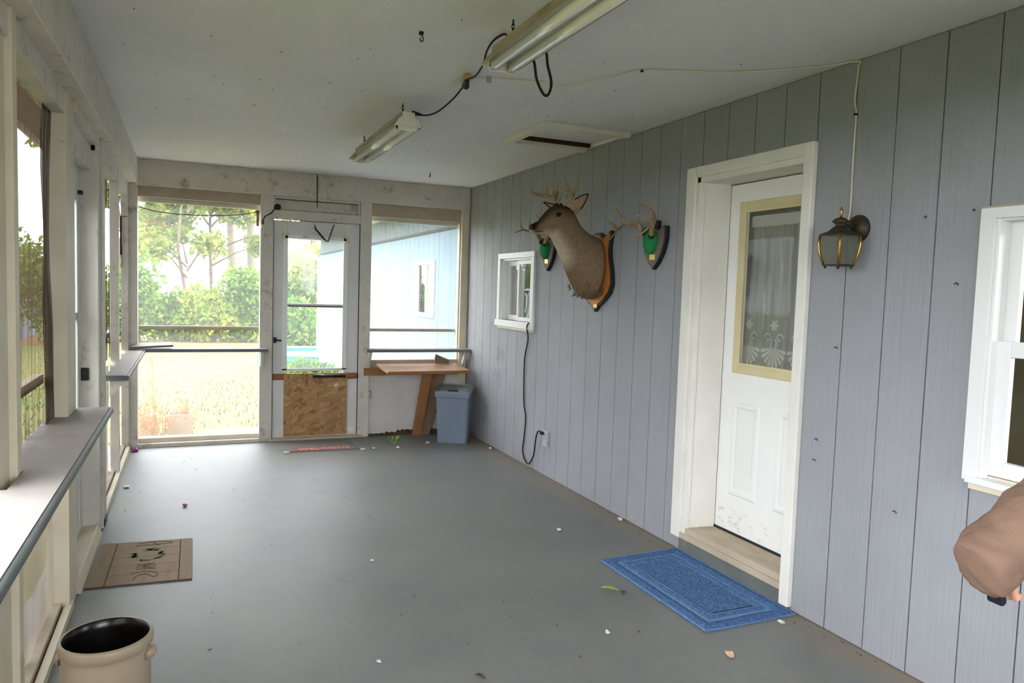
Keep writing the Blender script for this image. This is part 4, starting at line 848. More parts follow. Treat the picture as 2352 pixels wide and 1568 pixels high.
tag(obj('ceiling_hook', g, m_black), 'small black hook in the ceiling left of the nearer shop light', 'hook')
tag(obj('ceiling_hook', G().tube([(1.948, 6.36, HC), (1.948, 6.36, HC-.03), (1.94, 6.36, HC-.035)], .005, 6), m_black), 'small black hook in the ceiling above the far beam', 'hook')

# ------------------------------------------------------------------ lantern, outlet, wall cord
t = thing('wall_lantern', 'bronze and brass coach lantern with glass panes on the siding', 'lamp', (W, 2.29, 1.765))
obj('wall_plate', G().lathe((W, 2.29, 1.765), [(.058, 0), (.058, -.008), (.050, -.018), (.030, -.030), (.012, -.034)], 28, 'x'), m_bronze, t, smooth=True)
lx, ly = 2.468, 2.275
obj('arm', G().tube([(W-.03, 2.29, 1.765), (2.52, 2.285, 1.765), (2.49, 2.28, 1.772), (lx, ly, 1.775)], .013, 10), m_bronze, t, smooth=True)
def sq(r, z, a=R(44)): return [Vector((lx+r*math.cos(a+k*math.pi/2), ly+r*math.sin(a+k*math.pi/2), z)) for k in range(4)]
obj('cap', G().lathe((lx, ly, 0), [(.005, 1.803), (.018, 1.80), (.036, 1.787), (.024, 1.778), (.018, 1.768), (.026, 1.764), (.045, 1.748), (.050, 1.735), (.066, 1.730)], 20), m_bronze, t, smooth=True)
obj('roof_plate', G().rings([sq(.078, 1.728), sq(.078, 1.733), sq(.05, 1.745)]), m_bronze, t)
obj('finial', G().lathe((lx, ly, 0), [(.006, 1.80), (.005, 1.815), (.008, 1.822), (.006, 1.835), (.001, 1.848)], 10), m_brass, t, smooth=True)
prof = [(.076, 1.728), (.080, 1.695), (.074, 1.655), (.058, 1.608)]
for k in range(4):
    a = R(44)+k*math.pi/2
    obj('corner_bar', G().tube([(lx+r*math.cos(a), ly+r*math.sin(a), z) for r, z in prof], .0055, 8), m_brass, t, smooth=True)
    b = a+math.pi/2; g = G(); vs = []
    for r, z in prof: vs += [(lx+r*.97*math.cos(a), ly+r*.97*math.sin(a), z), (lx+r*.97*math.cos(b), ly+r*.97*math.sin(b), z)]
    g.add(vs, [(2*i, 2*i+1, 2*i+3, 2*i+2) for i in range(3)]); obj('pane', g, m_lampglass, t)
    obj('foot', G().lathe((lx+.05*math.cos(a), ly+.05*math.sin(a), 1.592), [(.003, 0), (.006, .004), (.004, .012)], 8), m_bronze, t)
obj('base_plate', G().rings([sq(.062, 1.602), sq(.062, 1.609)]), m_bronze, t)
t = thing('wall_outlet', 'grey outlet cover low on the siding under the deer head', 'outlet', (W, 5.16, .30))
obj('cover_plate', G().box(W-.012, W, 5.105, 5.20, .235, .362), m_outlet, t, .003); obj('flip_lid', G().box(W-.02, W-.012, 5.112, 5.192, .242, .292), m_outlet, t, .003); obj('flip_lid', G().box(W-.02, W-.012, 5.112, 5.192, .305, .356), m_outlet, t, .003)
c_ = cord('power_cord', 'black power cord hanging from the small window to the outlet', [(W-.03, 5.50, 1.20), (W-.038, 5.515, 1.165), (W-.012, 5.54, 1.06), (W-.010, 5.597, .907), (W-.010, 5.60, .70), (W-.010, 5.585, .52), (W-.010, 5.54, .40), (W-.010, 5.56, .22), (W-.010, 5.578, .12), (W-.012, 5.52, .045), (W-.014, 5.44, .035), (W-.02, 5.34, .13), (W-.03, 5.29, .27), (W-.035, 5.24, .345), (W-.02, 5.19, .345)], .0055, m_cordm)
obj('plug_head', G().box(W-.045, W-.02, 5.165, 5.20, .33, .355), m_black, c_, .004)
# cords and bits on the far wall
t = thing('lamp_socket_cord', 'black lamp socket on a short cord above the storm door post', 'socket', (.70, D, 2.15))
obj('socket', G().lathe((.728, D+.02, 2.15), [(.028, -.03), (.028, .0), (.02, .012), (.004, .016)], 16, 'y'), m_black, t, smooth=True); obj('lead', G().tube(catmull([(.71, D-.008, 2.145), (.67, D-.012, 2.09), (.62, D-.012, 2.06), (.60, D-.012, 2.02)], 6), .0045, 8), M('brown_black_lead', '1c1213', rough=.6), t)
obj('plug', G().tube([(.600, D-.012, 2.03), (.598, D-.014, 1.985)], [.008, .013], 10), m_sock, t); obj('receptacle', G().box(.585, .615, D-.03, D-.006, 1.952, 1.985), m_cable, t, .004)
tag(obj('hanging_strip', G().box(.552, .578, D+.10, D+.112, 1.975, 2.12), m_sock), 'brown wooden strip hanging beside the storm door post', 'strip')
cord('hanging_string', 'thin dark twine drooping across the top of the left opening', [(-.41, D+.06, 2.075), (-.28, D+.06, 2.048), (-.128, D+.06, 2.034), (0, D+.06, 2.033), (.116, D+.06, 2.037), (.368, D+.06, 2.058), (.575, D+.06, 2.102)], .0035, M('twine', '3d2f28', rough=.9))
tag(obj('beam_chain', chain(G(), [(1.076, D-.008, 2.47), (1.077, D-.009, 2.36), (1.078, D-.01, 2.16)], .02, .0022), m_iron), 'thin dark chain hanging down the far beam above the storm door', 'chain')
t = thing('hanging_thermometer', 'dark narrow strip with a wire loop hanging from a nail by the far corner', 'ornament', (-.51, 6.93, 1.97))
obj('nail', G().tube([(-.53, 6.955, 1.972), (-.478, 6.955, 1.975)], .003, 6), m_iron, t); obj('strip', G().box(-.535, -.522, 6.945, 6.955, 1.655, 1.97), m_iron, t, .002); obj('wire_loop', G().tube(catmull([(-.529, 6.948, 1.66), (-.534, 6.948, 1.60), (-.527, 6.948, 1.555), (-.519, 6.948, 1.60), (-.522, 6.948, 1.75), (-.518, 6.948, 1.86)], 5), .002, 6), m_cordm, t)
obj('faded_tag', G().box(-.521, -.515, 6.945, 6.949, 1.73, 1.86), m_yellow, t)
# ------------------------------------------------------------------ deer head mount
YC = 4.435
dm = thing('deer_head_mount', 'brown whitetail buck head with antlers mounted on a wooden shield', 'taxidermy', (W, YC, 1.6))
shield = [(0, 1.331), (.05, 1.372), (.12, 1.41), (.185, 1.46), (.214, 1.52), (.205, 1.60), (.178, 1.69), (.166, 1.76), (.176, 1.82), (.197, 1.872), (.175, 1.882), (.13, 1.856), (.08, 1.848), (.035, 1.872), (0, 1.876)]
full = [(YC-a, b) for a, b in shield]+[(YC+a, b) for a, b in reversed(shield[1:-1])]
obj('shield_edge', G().prism(full, W-.030, W-.001, 'x'), M('dark_green_black', '1d2321', rough=.4), dm, .004)
obj('shield_face', G().prism([(YC+(a-YC)*.92, 1.61+(b-1.61)*.935) for a, b in full], W-.034, W-.029, 'x'), m_wood, dm)
g = G().box(W-.037, W-.034, YC-.045, YC+.0, 1.362, 1.385); obj('name_plate', g, m_goldplate, dm)
def fur():
    m, nt, N, L, o = nodes('deer_fur'); b = N('ShaderNodeBsdfPrincipled'); L(b.outputs[0], o.inputs[0]); b.inputs['Roughness'].default_value = .9; b.inputs['Specular IOR Level'].default_value = .15
    at = N('ShaderNodeAttribute'); at.attribute_name = 'coat'; v = coord(nt, N, L, (1, 1, .35))
    n = nz(N, L, v, 160, 4, .7); c = mix(N, L, ramp(N, L, n, [(.3, '3a3a3a'), (.7, 'c8c8c8')]), at.outputs['Color'], at.outputs['Color'], 'MIX')
    c = mix(N, L, .55, at.outputs['Color'], ramp(N, L, n, [(.3, '505050'), (.7, 'ffffff')]), 'MULTIPLY'); L(c, b.inputs[0])
    bp = N('ShaderNodeBump'); bp.inputs['Strength'].default_value = .7; bp.inputs['Distance'].default_value = .004; L(n, bp.inputs['Height']); L(bp.outputs[0], b.inputs['Normal']); return m
m_fur = fur(); m_ear = M('ear_fur', '9b8468', 'b59e82', 30, .95, .5, 120); m_eard = M('ear_edge', '2a221b', rough=.95)
prof = [((2.557, 1.432), (2.557, 1.835), .150), ((2.51, 1.405), (2.545, 1.845), .158), ((2.455, 1.430), (2.518, 1.850), .156), ((2.395, 1.500), (2.486, 1.862), .140), ((2.345, 1.590), (2.452, 1.882), .118), ((2.295, 1.680), (2.42, 1.910), .098),
        ((2.250, 1.755), (2.393, 1.950), .083), ((2.218, 1.808), (2.372, 1.998), .078), ((2.200, 1.826), (2.325, 2.036), .082), ((2.180, 1.832), (2.262, 2.048), .084), ((2.158, 1.836), (2.210, 2.032), .076), ((2.138, 1.838), (2.170, 1.998), .060), ((2.117, 1.839), (2.138, 1.958), .046),
        ((2.095, 1.834), (2.114, 1.926), .041), ((2.076, 1.834), (2.092, 1.915), .038), ((2.060, 1.839), (2.070, 1.905), .035), ((2.050, 1.852), (2.054, 1.892), .024)]
rr = []
for (F, B, w) in prof:
    F, B = Vector((F[0], YC, F[1])), Vector((B[0], YC, B[1])); m_ = (F+B)/2; h_ = (B-F)/2; ring = []
    for k in range(24):
        a = 2*math.pi*k/24; s_ = math.sin(a); p = m_+h_*math.cos(a)+Vector((0, w*(abs(s_)**.9)*(1 if s_ > 0 else -1), 0)); ring.append(p)
    rr.append(ring)
g = G().rings(rr)
body = obj('head_and_neck', g, m_fur, dm, smooth=True, sub=2)
def mixc(a, b, t): t = max(0, min(1, t)); return tuple(a[i]+(b[i]-a[i])*t for i in range(4))
ca = body.data.color_attributes.new('coat', 'FLOAT_COLOR', 'POINT'); base = wpos(body)
brown, dark, white, grey, black = lin('8f785e'), lin('48392a'), lin('d8c8ae'), lin('7e6c57'), lin('0d0b0a')
for i, v in enumerate(body.data.vertices):
    p = v.co+base; ring = i//24; a = 2*math.pi*(i % 24)/24; top = (math.cos(a)+1)/2; c = brown
    if ring >= 8: c = mixc(c, dark, (top-.55)*2.6*(1 if ring < 15 else .4)); c = mixc(c, white, (.22-top)*4)
    if 5 <= ring <= 8: c = mixc(c, white, (.30-top)*3.2)
    if ring <= 4: c = mixc(c, grey, (top-.5)*1.2); c = mixc(c, lin('7d6447'), (.25-top)*2)
    if ring >= 14 and top > .35: c = black if ring >= 15 else mixc(c, black, .6)
    ca.data[i].color = c
def put(c, r, s, mat, name, seg=14):
    g = G(); c = Vector(c); g.rings([[c+Vector((r[0]*math.cos(t)*math.sin(ph), r[1]*math.sin(t)*math.sin(ph), r[2]*math.cos(ph))) for t in [2*math.pi*k/seg for k in range(seg)]] for ph in [math.pi*(j+.02)/8.04 for j in range(9)]]); return obj(name, g, mat, dm, smooth=True)
m_eye = M('glass_eye', '060403', rough=.18, spec=.4); m_nose = M('wet_nose', '0c0a0a', rough=.3, spec=.5)
for s_ in (-1, 1):
    put((2.218, YC+s_*.074, 1.965), (.016, .012, .014), 0, m_eye, 'eye'); g = G().tube([(2.198, YC+s_*.080, 1.966), (2.208, YC+s_*.085, 1.978), (2.225, YC+s_*.085, 1.979), (2.240, YC+s_*.081, 1.968)], .003, 6); obj('eyelid', g, m_eard, dm, smooth=True)
    put((2.057, YC+s_*.014, 1.874), (.008, .006, .008), 0, m_black, 'nostril')
put((2.058, YC, 1.880), (.016, .027, .020), 0, m_nose, 'nose')
g = G().tube(catmull([(2.055, YC-.006, 1.852), (2.085, YC-.036, 1.850), (2.125, YC-.046, 1.856)], 5), .003, 6).tube(catmull([(2.055, YC+.006, 1.852), (2.085, YC+.036, 1.850), (2.125, YC+.046, 1.856)], 5), .003, 6); obj('mouth_line', g, m_eard, dm)
def ear(b, tip, w, nrm, name='ear'):
    b, tip = Vector(b), Vector(tip); d = tip-b; n = Vector(nrm).normalized(); s_ = d.normalized().cross(n); vs = []; fs = []
    for i in range(9):
        t = i/8; ww = w*(math.sin(math.pi*min(1, (.16+.84*t)**.75))**.8 if t < 1 else 0.02)
        for j in range(7):
            u = (j-3)/3; vs.append(b+d*t+s_*ww*u-n*(.035*(1-u*u)*math.sin(math.pi*(.15+.8*t))))
    for i in range(8):
        for j in range(6): k = i*7+j; fs.append((k, k+1, k+8, k+7))
    o = obj(name, G().add(vs, fs), m_ear, dm, smooth=True); md = o.modifiers.new('thickness', 'SOLIDIFY'); md.thickness = .006
    rim = [vs[i*7] for i in range(9)]+[vs[i*7+6] for i in range(8, -1, -1)]; obj('ear_rim', G().tube(rim[3:-3], .004, 5), m_eard, dm)
ear((2.325, YC-.06, 2.005), (2.385, YC-.165, 2.105), .044, (-.75, -.55, .15)); ear((2.31, YC+.06, 2.01), (2.235, YC+.19, 2.075), .044, (-.75, .55, .15))
m_ant = M('antler_bone', '8a7657', 'b39c78', 14, .55, .4, 60, '4a3a28', 9, .55, .75); m_pedi = M('pedicle', '2f2419', rough=.9, bump=.6, bsc=80)
def antler(parent, name, beam, tines, r0=.0142, lowdark=True):
    P = catmull(beam, 6); n = len(P); g = G(); g.tube(P, [max(.0025, r0*(1.05-.85*(i/(n-1))**1.8)) for i in range(n)], 10)
    for t in tines:
        Q = catmull(t, 5); m_ = len(Q); g.tube(Q, [max(.0015, r0*.72*(1-(i/(m_-1))**1.2)+.001) for i in range(m_)], 8)
    o = obj(name, g, m_ant, parent, smooth=True); b = Vector(beam[0]); d = (Vector(beam[1])-b).normalized()
    obj('burr', G().tube([b-d*.012, b-d*.002, b+d*.008], [r0*1.15, r0*1.45, r0*1.1], 10), m_pedi, o, smooth=True)
antler(dm, 'antler', [(2.265, 4.395, 2.035), (2.288, 4.36, 2.068), (2.29, 4.30, 2.091), (2.262, 4.25, 2.107), (2.206, 4.222, 2.112), (2.15, 4.222, 2.112), (2.109, 4.25, 2.124), (2.090, 4.30, 2.162)],
       [[(2.215, 4.222, 2.112), (2.196, 4.222, 2.150), (2.186, 4.24, 2.207)], [(2.268, 4.25, 2.102), (2.277, 4.225, 2.145), (2.279, 4.222, 2.181), (2.268, 4.25, 2.235)], [(2.268, 4.385, 2.045), (2.282, 4.372, 2.088), (2.289, 4.368, 2.114)]])
antler(dm, 'antler', [(2.255, 4.465, 2.04), (2.272, 4.515, 2.088), (2.284, 4.58, 2.107), (2.254, 4.64, 2.121), (2.194, 4.66, 2.131), (2.146, 4.62, 2.139), (2.114, 4.58, 2.152)],
       [[(2.258, 4.64, 2.122), (2.266, 4.64, 2.159), (2.256, 4.62, 2.193)], [(2.278, 4.52, 2.089), (2.301, 4.55, 2.149), (2.303, 4.55, 2.21)], [(2.26, 4.462, 2.052), (2.279, 4.46, 2.096), (2.288, 4.458, 2.128)], [(2.283, 4.56, 2.105), (2.282, 4.57, 2.138), (2.287, 4.57, 2.156)]])
g = G()
for k in range(70):
    a = R(180*rnd.random()); F = Vector((2.50, YC, 1.42)); p = Vector((rnd.uniform(2.40, 2.55), YC+.14*math.cos(a), 1.435+.06*(1-math.sin(a)))); p.z += max(0, (2.46-p.x))*1.1
    g.tube([p, p+Vector((rnd.gauss(0, .008)-.004, rnd.gauss(0, .01), -.022))], [.004, .001], 4)
o = obj('chest_hair', g, M('chest_hair', '54432f', '6d583f', 60, .95), dm); o['kind'] = 'stuff'
# ------------------------------------------------------------------ two antler mounts
m_felt = M('green_felt', '1f7a4a', '2a8d57', 90, .95, .3, 200); m_camel = M('worn_plaque_face', '6a6257', '7a7166', 5, .6)
def antler_mount(label, yc, zc, beams, sk):
    t = thing('antler_mount', label, 'antlers', (W, yc, zc+1.76), 'antler racks on green skull caps')
    p = [(0, 1.612), (.05, 1.655), (.09, 1.71), (.112, 1.765), (.120, 1.80), (.122, 1.868), (.10, 1.872), (.045, 1.85), (.032, 1.862), (.032, 1.905), (.018, 1.908)]
    P_ = [(yc-a, zc+b) for a, b in p]+[(yc+a, zc+b) for a, b in reversed(p[1:])]
    obj('shield_edge', G().prism(P_, W-.030, W-.001, 'x'), m_black, t, .003)
    P2 = [(yc+(a-yc)*.9, zc+1.75+(b-zc-1.75)*.93) for a, b in P_ if b-zc < 1.89]; obj('shield_face', G().prism(P2, W-.033, W-.0295, 'x'), m_camel, t)
    obj('name_plate', G().box(W-.036, W-.033, yc-.028, yc+.028, zc+1.672, zc+1.705), m_goldplate, t)
    g = G(); c = Vector((W-.045, yc+.012, zc+1.775)); rr = []
    for j in range(9):
        ph = math.pi*(j+.02)/8.04; zz = math.cos(ph); rr.append([c+Vector((.036*math.cos(q)*math.sin(ph), .062*math.sin(q)*math.sin(ph)*(1+.22*zz), .072*zz)) for q in [2*math.pi*k/16 for k in range(16)]])
    obj('skull_cap', g.rings(rr), m_felt, t, smooth=True)
    for b, ti in beams: antler(t, 'antler', b, ti, .014)
antler_mount('antlers on a green skull cap, right of the deer head', 3.755, 0, [
    ([(2.52, 3.80, 1.838), (2.515, 3.84, 1.862), (2.53, 3.89, 1.884), (2.535, 3.95, 1.900), (2.525, 4.0, 1.908), (2.505, 4.02, 1.899), (2.466, 4.0, 1.867), (2.412, 3.95, 1.84), (2.327, 3.88, 1.785)], [[(2.512, 4.01, 1.904), (2.474, 4.0, 1.944), (2.421, 3.98, 1.992)], [(2.455, 4.0, 1.861), (2.404, 3.98, 1.889), (2.357, 3.96, 1.906)], [(2.512, 3.825, 1.852), (2.494, 3.82, 1.887), (2.478, 3.82, 1.910)]]),
    ([(2.515, 3.715, 1.812), (2.498, 3.69, 1.838), (2.475, 3.65, 1.862), (2.451, 3.60, 1.894), (2.42, 3.565, 1.918), (2.385, 3.55, 1.941), (2.361, 3.55, 1.953), (2.33, 3.56, 1.97), (2.304, 3.58, 1.982)], [[(2.455, 3.62, 1.876), (2.398, 3.60, 1.893), (2.36, 3.60, 1.908), (2.314, 3.62, 1.911)], [(2.462, 3.63, 1.880), (2.43, 3.605, 1.860), (2.388, 3.58, 1.832), (2.345, 3.58, 1.801), (2.293, 3.60, 1.784)]])], 0)
antler_mount('antlers on a green skull cap, above the small window and behind the deer nose', 5.20, .01, [
    ([(2.53, 5.245, 1.845), (2.545, 5.30, 1.872), (2.555, 5.36, 1.905), (2.552, 5.42, 1.938), (2.504, 5.44, 1.944), (2.454, 5.44, 1.95), (2.373, 5.42, 1.922)], [[(2.454, 5.44, 1.948), (2.438, 5.44, 1.976), (2.427, 5.44, 2.02)], [(2.523, 5.44, 1.944), (2.515, 5.44, 1.999), (2.505, 5.44, 2.032)], [(2.53, 5.262, 1.852), (2.50, 5.27, 1.89), (2.49, 5.27, 1.91)]]),
    ([(2.515, 5.16, 1.83), (2.507, 5.11, 1.88), (2.48, 5.07, 1.93), (2.45, 5.06, 1.965), (2.418, 5.06, 2.007), (2.396, 5.08, 2.033)], [[(2.485, 5.075, 1.92), (2.44, 5.07, 1.93), (2.40, 5.09, 1.925)]])], 0)
# ------------------------------------------------------------------ person at the right frame edge
m_skin = M('skin', 'b98a72', 'c49680', 20, .55, .05, 80); m_jack = M('tan_jacket', '6f5749', '7b6253', 5, .9, .3, 40, '5a4538', 9, .58, .78); m_jean = M('blue_jeans', '36425a', '43506a', 30, .9, .3, 200); m_hair = M('brown_hair', '3a2a1e', '4a3829', 40, .7, .6, 60); m_boot = M('brown_boot', '3d2d22', rough=.6)
def blend(name, g, mat, parent, vox, it=6):
    o = obj(name, g, mat, parent, smooth=True); md = o.modifiers.new('union', 'REMESH'); md.mode = 'VOXEL'; md.voxel_size = vox; md.use_smooth_shade = True
    sm = o.modifiers.new('smooth', 'SMOOTH'); sm.factor = .5; sm.iterations = it; return o
pc = Vector((1.74, .50, 0)); fwd = Vector((-.93, .36, 0)).normalized(); rgt = Vector((fwd.y, -fwd.x, 0))      # facing the screens; right hand towards the far wall
def pp(f, r_, z): return pc+fwd*f+rgt*r_+Vector((0, 0, z))
pn = thing('person', 'person in a tan jacket reaching in from the right edge with a dark fob', 'person', (pc.x, pc.y, 0))
SH, EL = pp(.01, .185, 1.40), Vector((1.45, .755, 1.165)); CF = Vector((1.205, .772, 1.030)); ax = (CF-EL).normalized(); WR = CF-ax*.135; HD = CF-ax*.085; dn_ = Vector((.15, 0, -1)); sd_ = ax.cross(dn_).normalized()
kn = [CF-ax*.038+sd_*w_+dn_*.028 for w_ in (.027, .010, -.007, -.022)]
def oval(f, r_, z, a, b, n=24): return [pp(f+b*math.sin(q), r_+a*math.cos(q), z) for q in [2*math.pi*k/n for k in range(n)]]
def trunk(g, grow, lo):
    T = [(.86, .150, .105, 0), (.95, .158, .110, 0), (1.08, .140, .098, .005), (1.22, .155, .108, .01), (1.34, .178, .110, .01), (1.42, .168, .095, .0), (1.465, .105, .075, 0), (1.49, .055, .055, .01)]
    g.rings([oval(f, 0, z, a+grow, b+grow) for z, a, b, f in T if z >= lo])
SL, ELl, WRl = pp(.0, -.185, 1.40), pp(-.02, -.245, 1.13), pp(.07, -.25, .90)
SH = pp(.01, .185, 1.40)
g = G(); trunk(g, 0, .8)
g.tube([SH, EL, WR, HD, CF-ax*.05], [.052, .041, .027, .031, .024], 14); g.tube([SL, ELl, WRl, WRl+Vector((.0, 0, -.09))], [.052, .041, .027, .026], 14)
for q_, w_ in ((.0, -.022), (.01, -.007), (.012, .008), (.004, .022)): b_ = WRl+Vector((0, 0, -.085))+fwd*w_; g.tube([b_, b_+rgt*.01+Vector((0, 0, -.045)), b_+rgt*.03+Vector((0, 0, -.075-q_))], [.009, .0085, .007], 8)
g.tube([WRl+fwd*.02+Vector((0, 0, -.03)), WRl+fwd*.05+rgt*.01+Vector((0, 0, -.07)), WRl+fwd*.05+rgt*.025+Vector((0, 0, -.10))], [.011, .0095, .008], 8)
for s_ in (1, -1): g.tube([pp(0, s_*.085, .92), pp(.025, s_*.095, .50), pp(.01, s_*.10, .30), pp(0, s_*.105, .07)], [.088, .056, .052, .04], 14)
g.tube([pp(.0, 0, 1.44), pp(.015, 0, 1.53), pp(.02, 0, 1.60)], [.062, .054, .052], 14)
g.rings([oval(f, 0, z, a, b) for z, a, b, f in ((1.556, .022, .028, .062), (1.572, .042, .055, .045), (1.60, .058, .078, .028), (1.64, .068, .090, .018), (1.69, .074, .096, .010), (1.73, .068, .088, .006), (1.755, .046, .062, .004), (1.768, .016, .022, .004))])
g.tube([pp(.098, 0, 1.675), pp(.118, 0, 1.645), pp(.124, 0, 1.628), pp(.10, 0, 1.622)], [.008, .012, .015, .010], 10)
flen = (.026, .029, .027, .022)
for k, K in enumerate(kn):
    L_ = flen[k]; d1_ = (ax*.35+dn_).normalized(); d2_ = (ax*-.35+dn_).normalized(); d3_ = (ax*-1+dn_*.1).normalized(); q1 = K+d1_*L_; q2 = q1+d2_*L_*.8; q3 = q2+d3_*L_*.6
    g.tube([HD, K, q1, q2, q3], [.012, .0092, .0085, .0078, .0068], 8)
th = [HD+sd_*-.030+ax*.01, CF-ax*.025+sd_*-.034+dn_*.015, CF-ax*.02+sd_*-.024+dn_*.033]; g.tube([HD]+th, [.014, .0105, .0095, .0075], 8)
blend('body', g, m_skin, pn, .0042, 3)
g = G(); trunk(g, .022, .8); g.tube(catmull([SH-(EL-SH).normalized()*.02, SH.lerp(EL, .5), EL, EL.lerp(CF, .5), CF-ax*.03, CF+ax*.022], 3), [.074-.022*(k/15) for k in range(16)], 18)
g.tube(catmull([SL, SL.lerp(ELl, .5), ELl, WRl+Vector((0, 0, .03))], 3), [.074-.024*(k/9) for k in range(10)], 18); g.tube([pp(.0, 0, 1.42), pp(.008, 0, 1.50)], [.085, .070], 18)
jk = blend('jacket', g, m_jack, pn, .009, 8); tx = bpy.data.textures.new('cloth_folds', 'CLOUDS'); tx.noise_scale = .07; md = jk.modifiers.new('folds', 'DISPLACE'); md.texture = tx; md.strength = .024; md.mid_level = .5; md.texture_coords = 'LOCAL'
g = G(); g.rings([oval(0, 0, z, a, b) for z, a, b in ((.80, .165, .115), (.88, .165, .118), (.97, .160, .112))])
for s_ in (1, -1): g.tube([pp(0, s_*.085, .90), pp(.03, s_*.095, .50), pp(.01, s_*.10, .28), pp(0, s_*.105, .055)], [.100, .074, .068, .064], 16)
blend('trousers', g, m_jean, pn, .010, 6)
for s_ in (1, -1):
    g = G().rings([[pp(f, s_*.105+w_*math.cos(q), max(.001, .045+h_*math.sin(q))) for q in [2*math.pi*k/14 for k in range(14)]] for f, w_, h_ in ((-.085, .020, .03), (-.07, .036, .044), (0, .042, .05), (.08, .044, .044), (.14, .042, .034), (.175, .026, .026))]); obj('boot', g, m_boot, pn, smooth=True)
g = G().rings([oval(f, 0, z, a, b) for z, a, b, f in ((1.60, .060, .050, -.045), (1.65, .079, .082, -.018), (1.69, .083, .098, -.008), (1.735, .080, .102, .004), (1.765, .060, .078, .006), (1.782, .022, .03, .004))])
hr = blend('hair', g, m_hair, pn, .008, 4)
def blob(c, r_, mat, name):
    g = G(); c = Vector(c); g.rings([[c+Vector((r_[0]*math.cos(q)*math.sin(ph), r_[1]*math.sin(q)*math.sin(ph), r_[2]*math.cos(ph))) for q in [2*math.pi*k/10 for k in range(10)]] for ph in [math.pi*(j+.02)/6.04 for j in range(7)]]); obj(name, g, mat, pn, smooth=True)
m_wht = M('eye_white', 'e6e2da', rough=.3)
for s_ in (1, -1): blob(pp(.092, s_*.030, 1.672), (.010, .010, .008), m_wht, 'eye'); blob(pp(.100, s_*.030, 1.672), (.0045, .0045, .0045), m_eye, 'pupil'); blob(pp(.012, s_*.076, 1.655), (.018, .014, .03), m_skin, 'ear')
blob(pp(.092, 0, 1.597), (.008, .020, .005), M('lips', '94584e', rough=.5), 'mouth')
for k in (0, 1):
    p = WR.lerp(EL, .30+.3*k); blob(p+Vector((-.02, -.05, .02)), (.012, .006, .012), m_jack, 'sleeve_snap')
kc = CF+dn_*.068-ax*.030
kf = thing('key_fob', 'dark blue key fob held in the fingers at the right frame edge', 'key', kc)
def kq(a, b, c): return kc+ax*a+sd_*b+dn_*c
obj('fob', G().hexa([kq(a, b, c) for c in (.018, -.012) for a, b in ((-.006, -.016), (.006, -.016), (.006, .014), (-.006, .014))]), M('fob_blue', '10141f', rough=.5), kf, .004)
# ------------------------------------------------------------------ litter on the floor
def crumple(c, r_, seed, flat=.5):
    q = random.Random(seed); g = G(); c = Vector(c); rr = []
    for j in range(6):
        ph = math.pi*(j+.05)/5.1; ring = []
        for k in range(8):
            t = 2*math.pi*k/8; s_ = r_*q.uniform(.55, 1.2); ring.append(c+Vector((s_*math.cos(t)*math.sin(ph), s_*1.3*math.sin(t)*math.sin(ph), max(.001-c.z, s_*flat*math.cos(ph)))))
        rr.append(ring)
    return g.rings(rr)
for i, (x, y, s_, lab) in enumerate((
    (.765, 6.50, .026, 'crumpled white scrap at the left corner of the welcome mat'), (1.42, 6.46, .022, 'white scrap just right of the welcome mat'), (1.52, 6.48, .016, 'pinkish white scrap, second right of the welcome mat'),
    (1.74, 6.46, .02, 'pale scrap in front of the green weed sprig'), (2.06, 6.58, .022, 'white scrap on the floor left of the waste bin'), (2.54, 6.20, .02, 'white scrap on the floor against the siding near the bin'),
    (.891, 3.786, .011, 'tiny white scrap in the middle of the open floor'), (2.08, 3.931, .016, 'curled white ring scrap on the floor left of the entry door'), (2.555, 3.985, .02, 'white scrap against the siding left of the entry door'),
    (1.651, 2.637, .013, 'white scrap on the floor near the outer rug corner'), (2.45, 2.452, .016, 'white scrap touching the right rug corner by the siding'), (-.405, 5.70, .022, 'white scrap beside the left wall below the shelf'), (.676, 2.728, .010, 'thin pale scrap on the near floor'))):
    tag(obj('paper_scrap', crumple((x, y, s_*.35), s_, 300+i), m_paper), lab, 'scrap', 'white scraps on the floor')
m_tan = M('tan_petals', 'c0a084', 'd2b59a', 40, .8)
tag(obj('dried_flower', crumple((2.021, 2.293, .008), .022, 340, .4), m_tan), 'tan dried flower bits on the near floor below the rug', 'flower')
tag(obj('purple_petal', crumple((-.425, 6.90, .016), .03, 341), m_petal), 'purple petals in the far left floor corner', 'petals'); tag(obj('purple_petal', crumple((-.027, 5.109, .01), .018, 342), m_petal), 'small purple petal on the floor right of the left shelf', 'petals')
def leaf(c, L_, w, ang, lift, mat, label, name='fallen_leaf'):
    vs = []; fs = []; ca_, sa_ = math.cos(ang), math.sin(ang)
    for i in range(7):
        t = i/6; ww = w*math.sin(math.pi*min(.98, .06+.9*t)); zz = .004+lift*math.sin(math.pi*t*.8)
        for s_, dz in ((-1, .006), (0, 0), (1, .006)):
            x, y = (t-.5)*L_, s_*ww; vs.append((c[0]+x*ca_-y*sa_, c[1]+x*sa_+y*ca_, zz+dz))
    for i in range(6):
        for j in range(2): k = i*3+j; fs.append((k, k+1, k+4, k+3))
    o = obj(name, G().add(vs, fs), mat, smooth=True); md = o.modifiers.new('thickness', 'SOLIDIFY'); md.thickness = .0015; return tag(o, label, 'leaf')
leaf((1.895, 3.02), .085, .018, 2.6, .012, m_leaf_l, 'curled yellow green leaf on the floor beside the blue rug')
leaf((1.935, 2.96), .04, .012, .6, .006, m_bits, 'small brown leaf at the edge of the blue rug'); leaf((1.0, 2.48), .04, .012, 2.2, .004, m_bits, 'brown leaf at the bottom of the near floor')
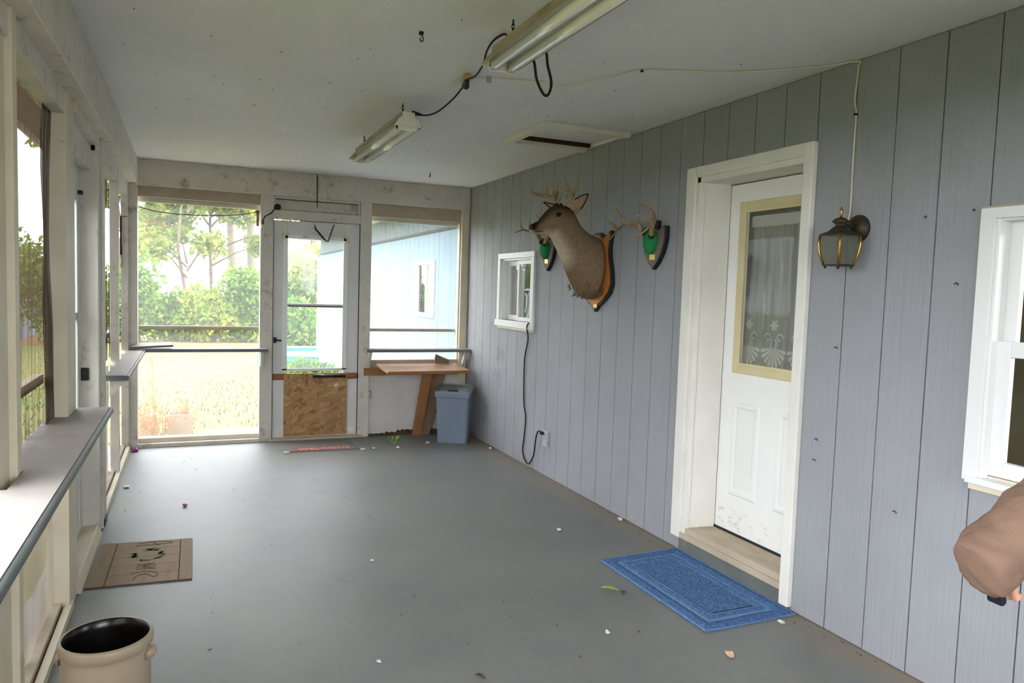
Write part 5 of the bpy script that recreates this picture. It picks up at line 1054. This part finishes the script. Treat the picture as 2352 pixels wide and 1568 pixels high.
t = thing('weed_sprig', 'green weed sprig lying on the floor before the white panel', 'plant', (1.74, 6.62, 0)); g = G()
for k in range(9):
    a = rnd.uniform(0, 6.28); L_ = rnd.uniform(.03, .06); e = Vector((1.74+L_*math.cos(a), 6.62+L_*math.sin(a)*.7, rnd.uniform(.02, .075))); b = Vector((1.74, 6.62, .006)); g.tube([b, e], .0015, 4); d = (e-b).normalized(); n = d.cross(Vector((rnd.random(), rnd.random(), 1))).normalized()*.014
    g.add([e-d*.015, e+n, e+d*.025, e-n], [(0, 1, 2, 3)])
obj('leaflets', g, m_leaf_g, t)
g = G(); q = random.Random(77)
for k in range(260):
    if k < 120: y = q.uniform(2.0, 6.9); x = 2.585-abs(q.gauss(0, .04))-.012
    elif k < 180: y = q.uniform(5, 6.98); x = q.uniform(-.4, 2.3)
    else: x, y = q.uniform(-.4, 2.5), q.uniform(2.3, 6.5)
    if 2.04 < x and 2.45 < y < 3.45: continue
    if x < .03 and 3.8 < y < 4.5: continue
    if .76 < x < 1.42 and 6.5 < y < 6.87: continue
    s_ = q.uniform(.004, .012); a = q.uniform(0, 3.14); dx, dy = s_*math.cos(a), s_*math.sin(a)
    g.add([(x-dx, y-dy, .001), (x+dy*.4, y-dx*.4, .0015), (x+dx, y+dy, .004), (x-dy*.4, y+dx*.4, .0015)], [(0, 1, 2, 3)])
tag(obj('floor_litter', g, m_bits), 'fine brown leaf crumbs strewn over the floor', 'litter', kind='stuff')
g = G(); q = random.Random(12)
for k in range(60):
    x, y = q.uniform(-.3, 2.5), q.uniform(1.8, 6.9); s_ = q.uniform(.002, .006); a = q.uniform(0, 3.14)
    if (1.9 < x and 4 < y < 4.7) or .95 < x < 1.2: continue
    g.tube([(x-s_*math.cos(a), y-s_*math.sin(a), HC-.001), (x, y, HC-.006), (x+s_*math.cos(a), y+s_*math.sin(a), HC-.001)], .0012, 4)
tag(obj('ceiling_cobweb_specks', g, m_bits), 'dark insect and cobweb specks on the ceiling', 'specks', kind='stuff')
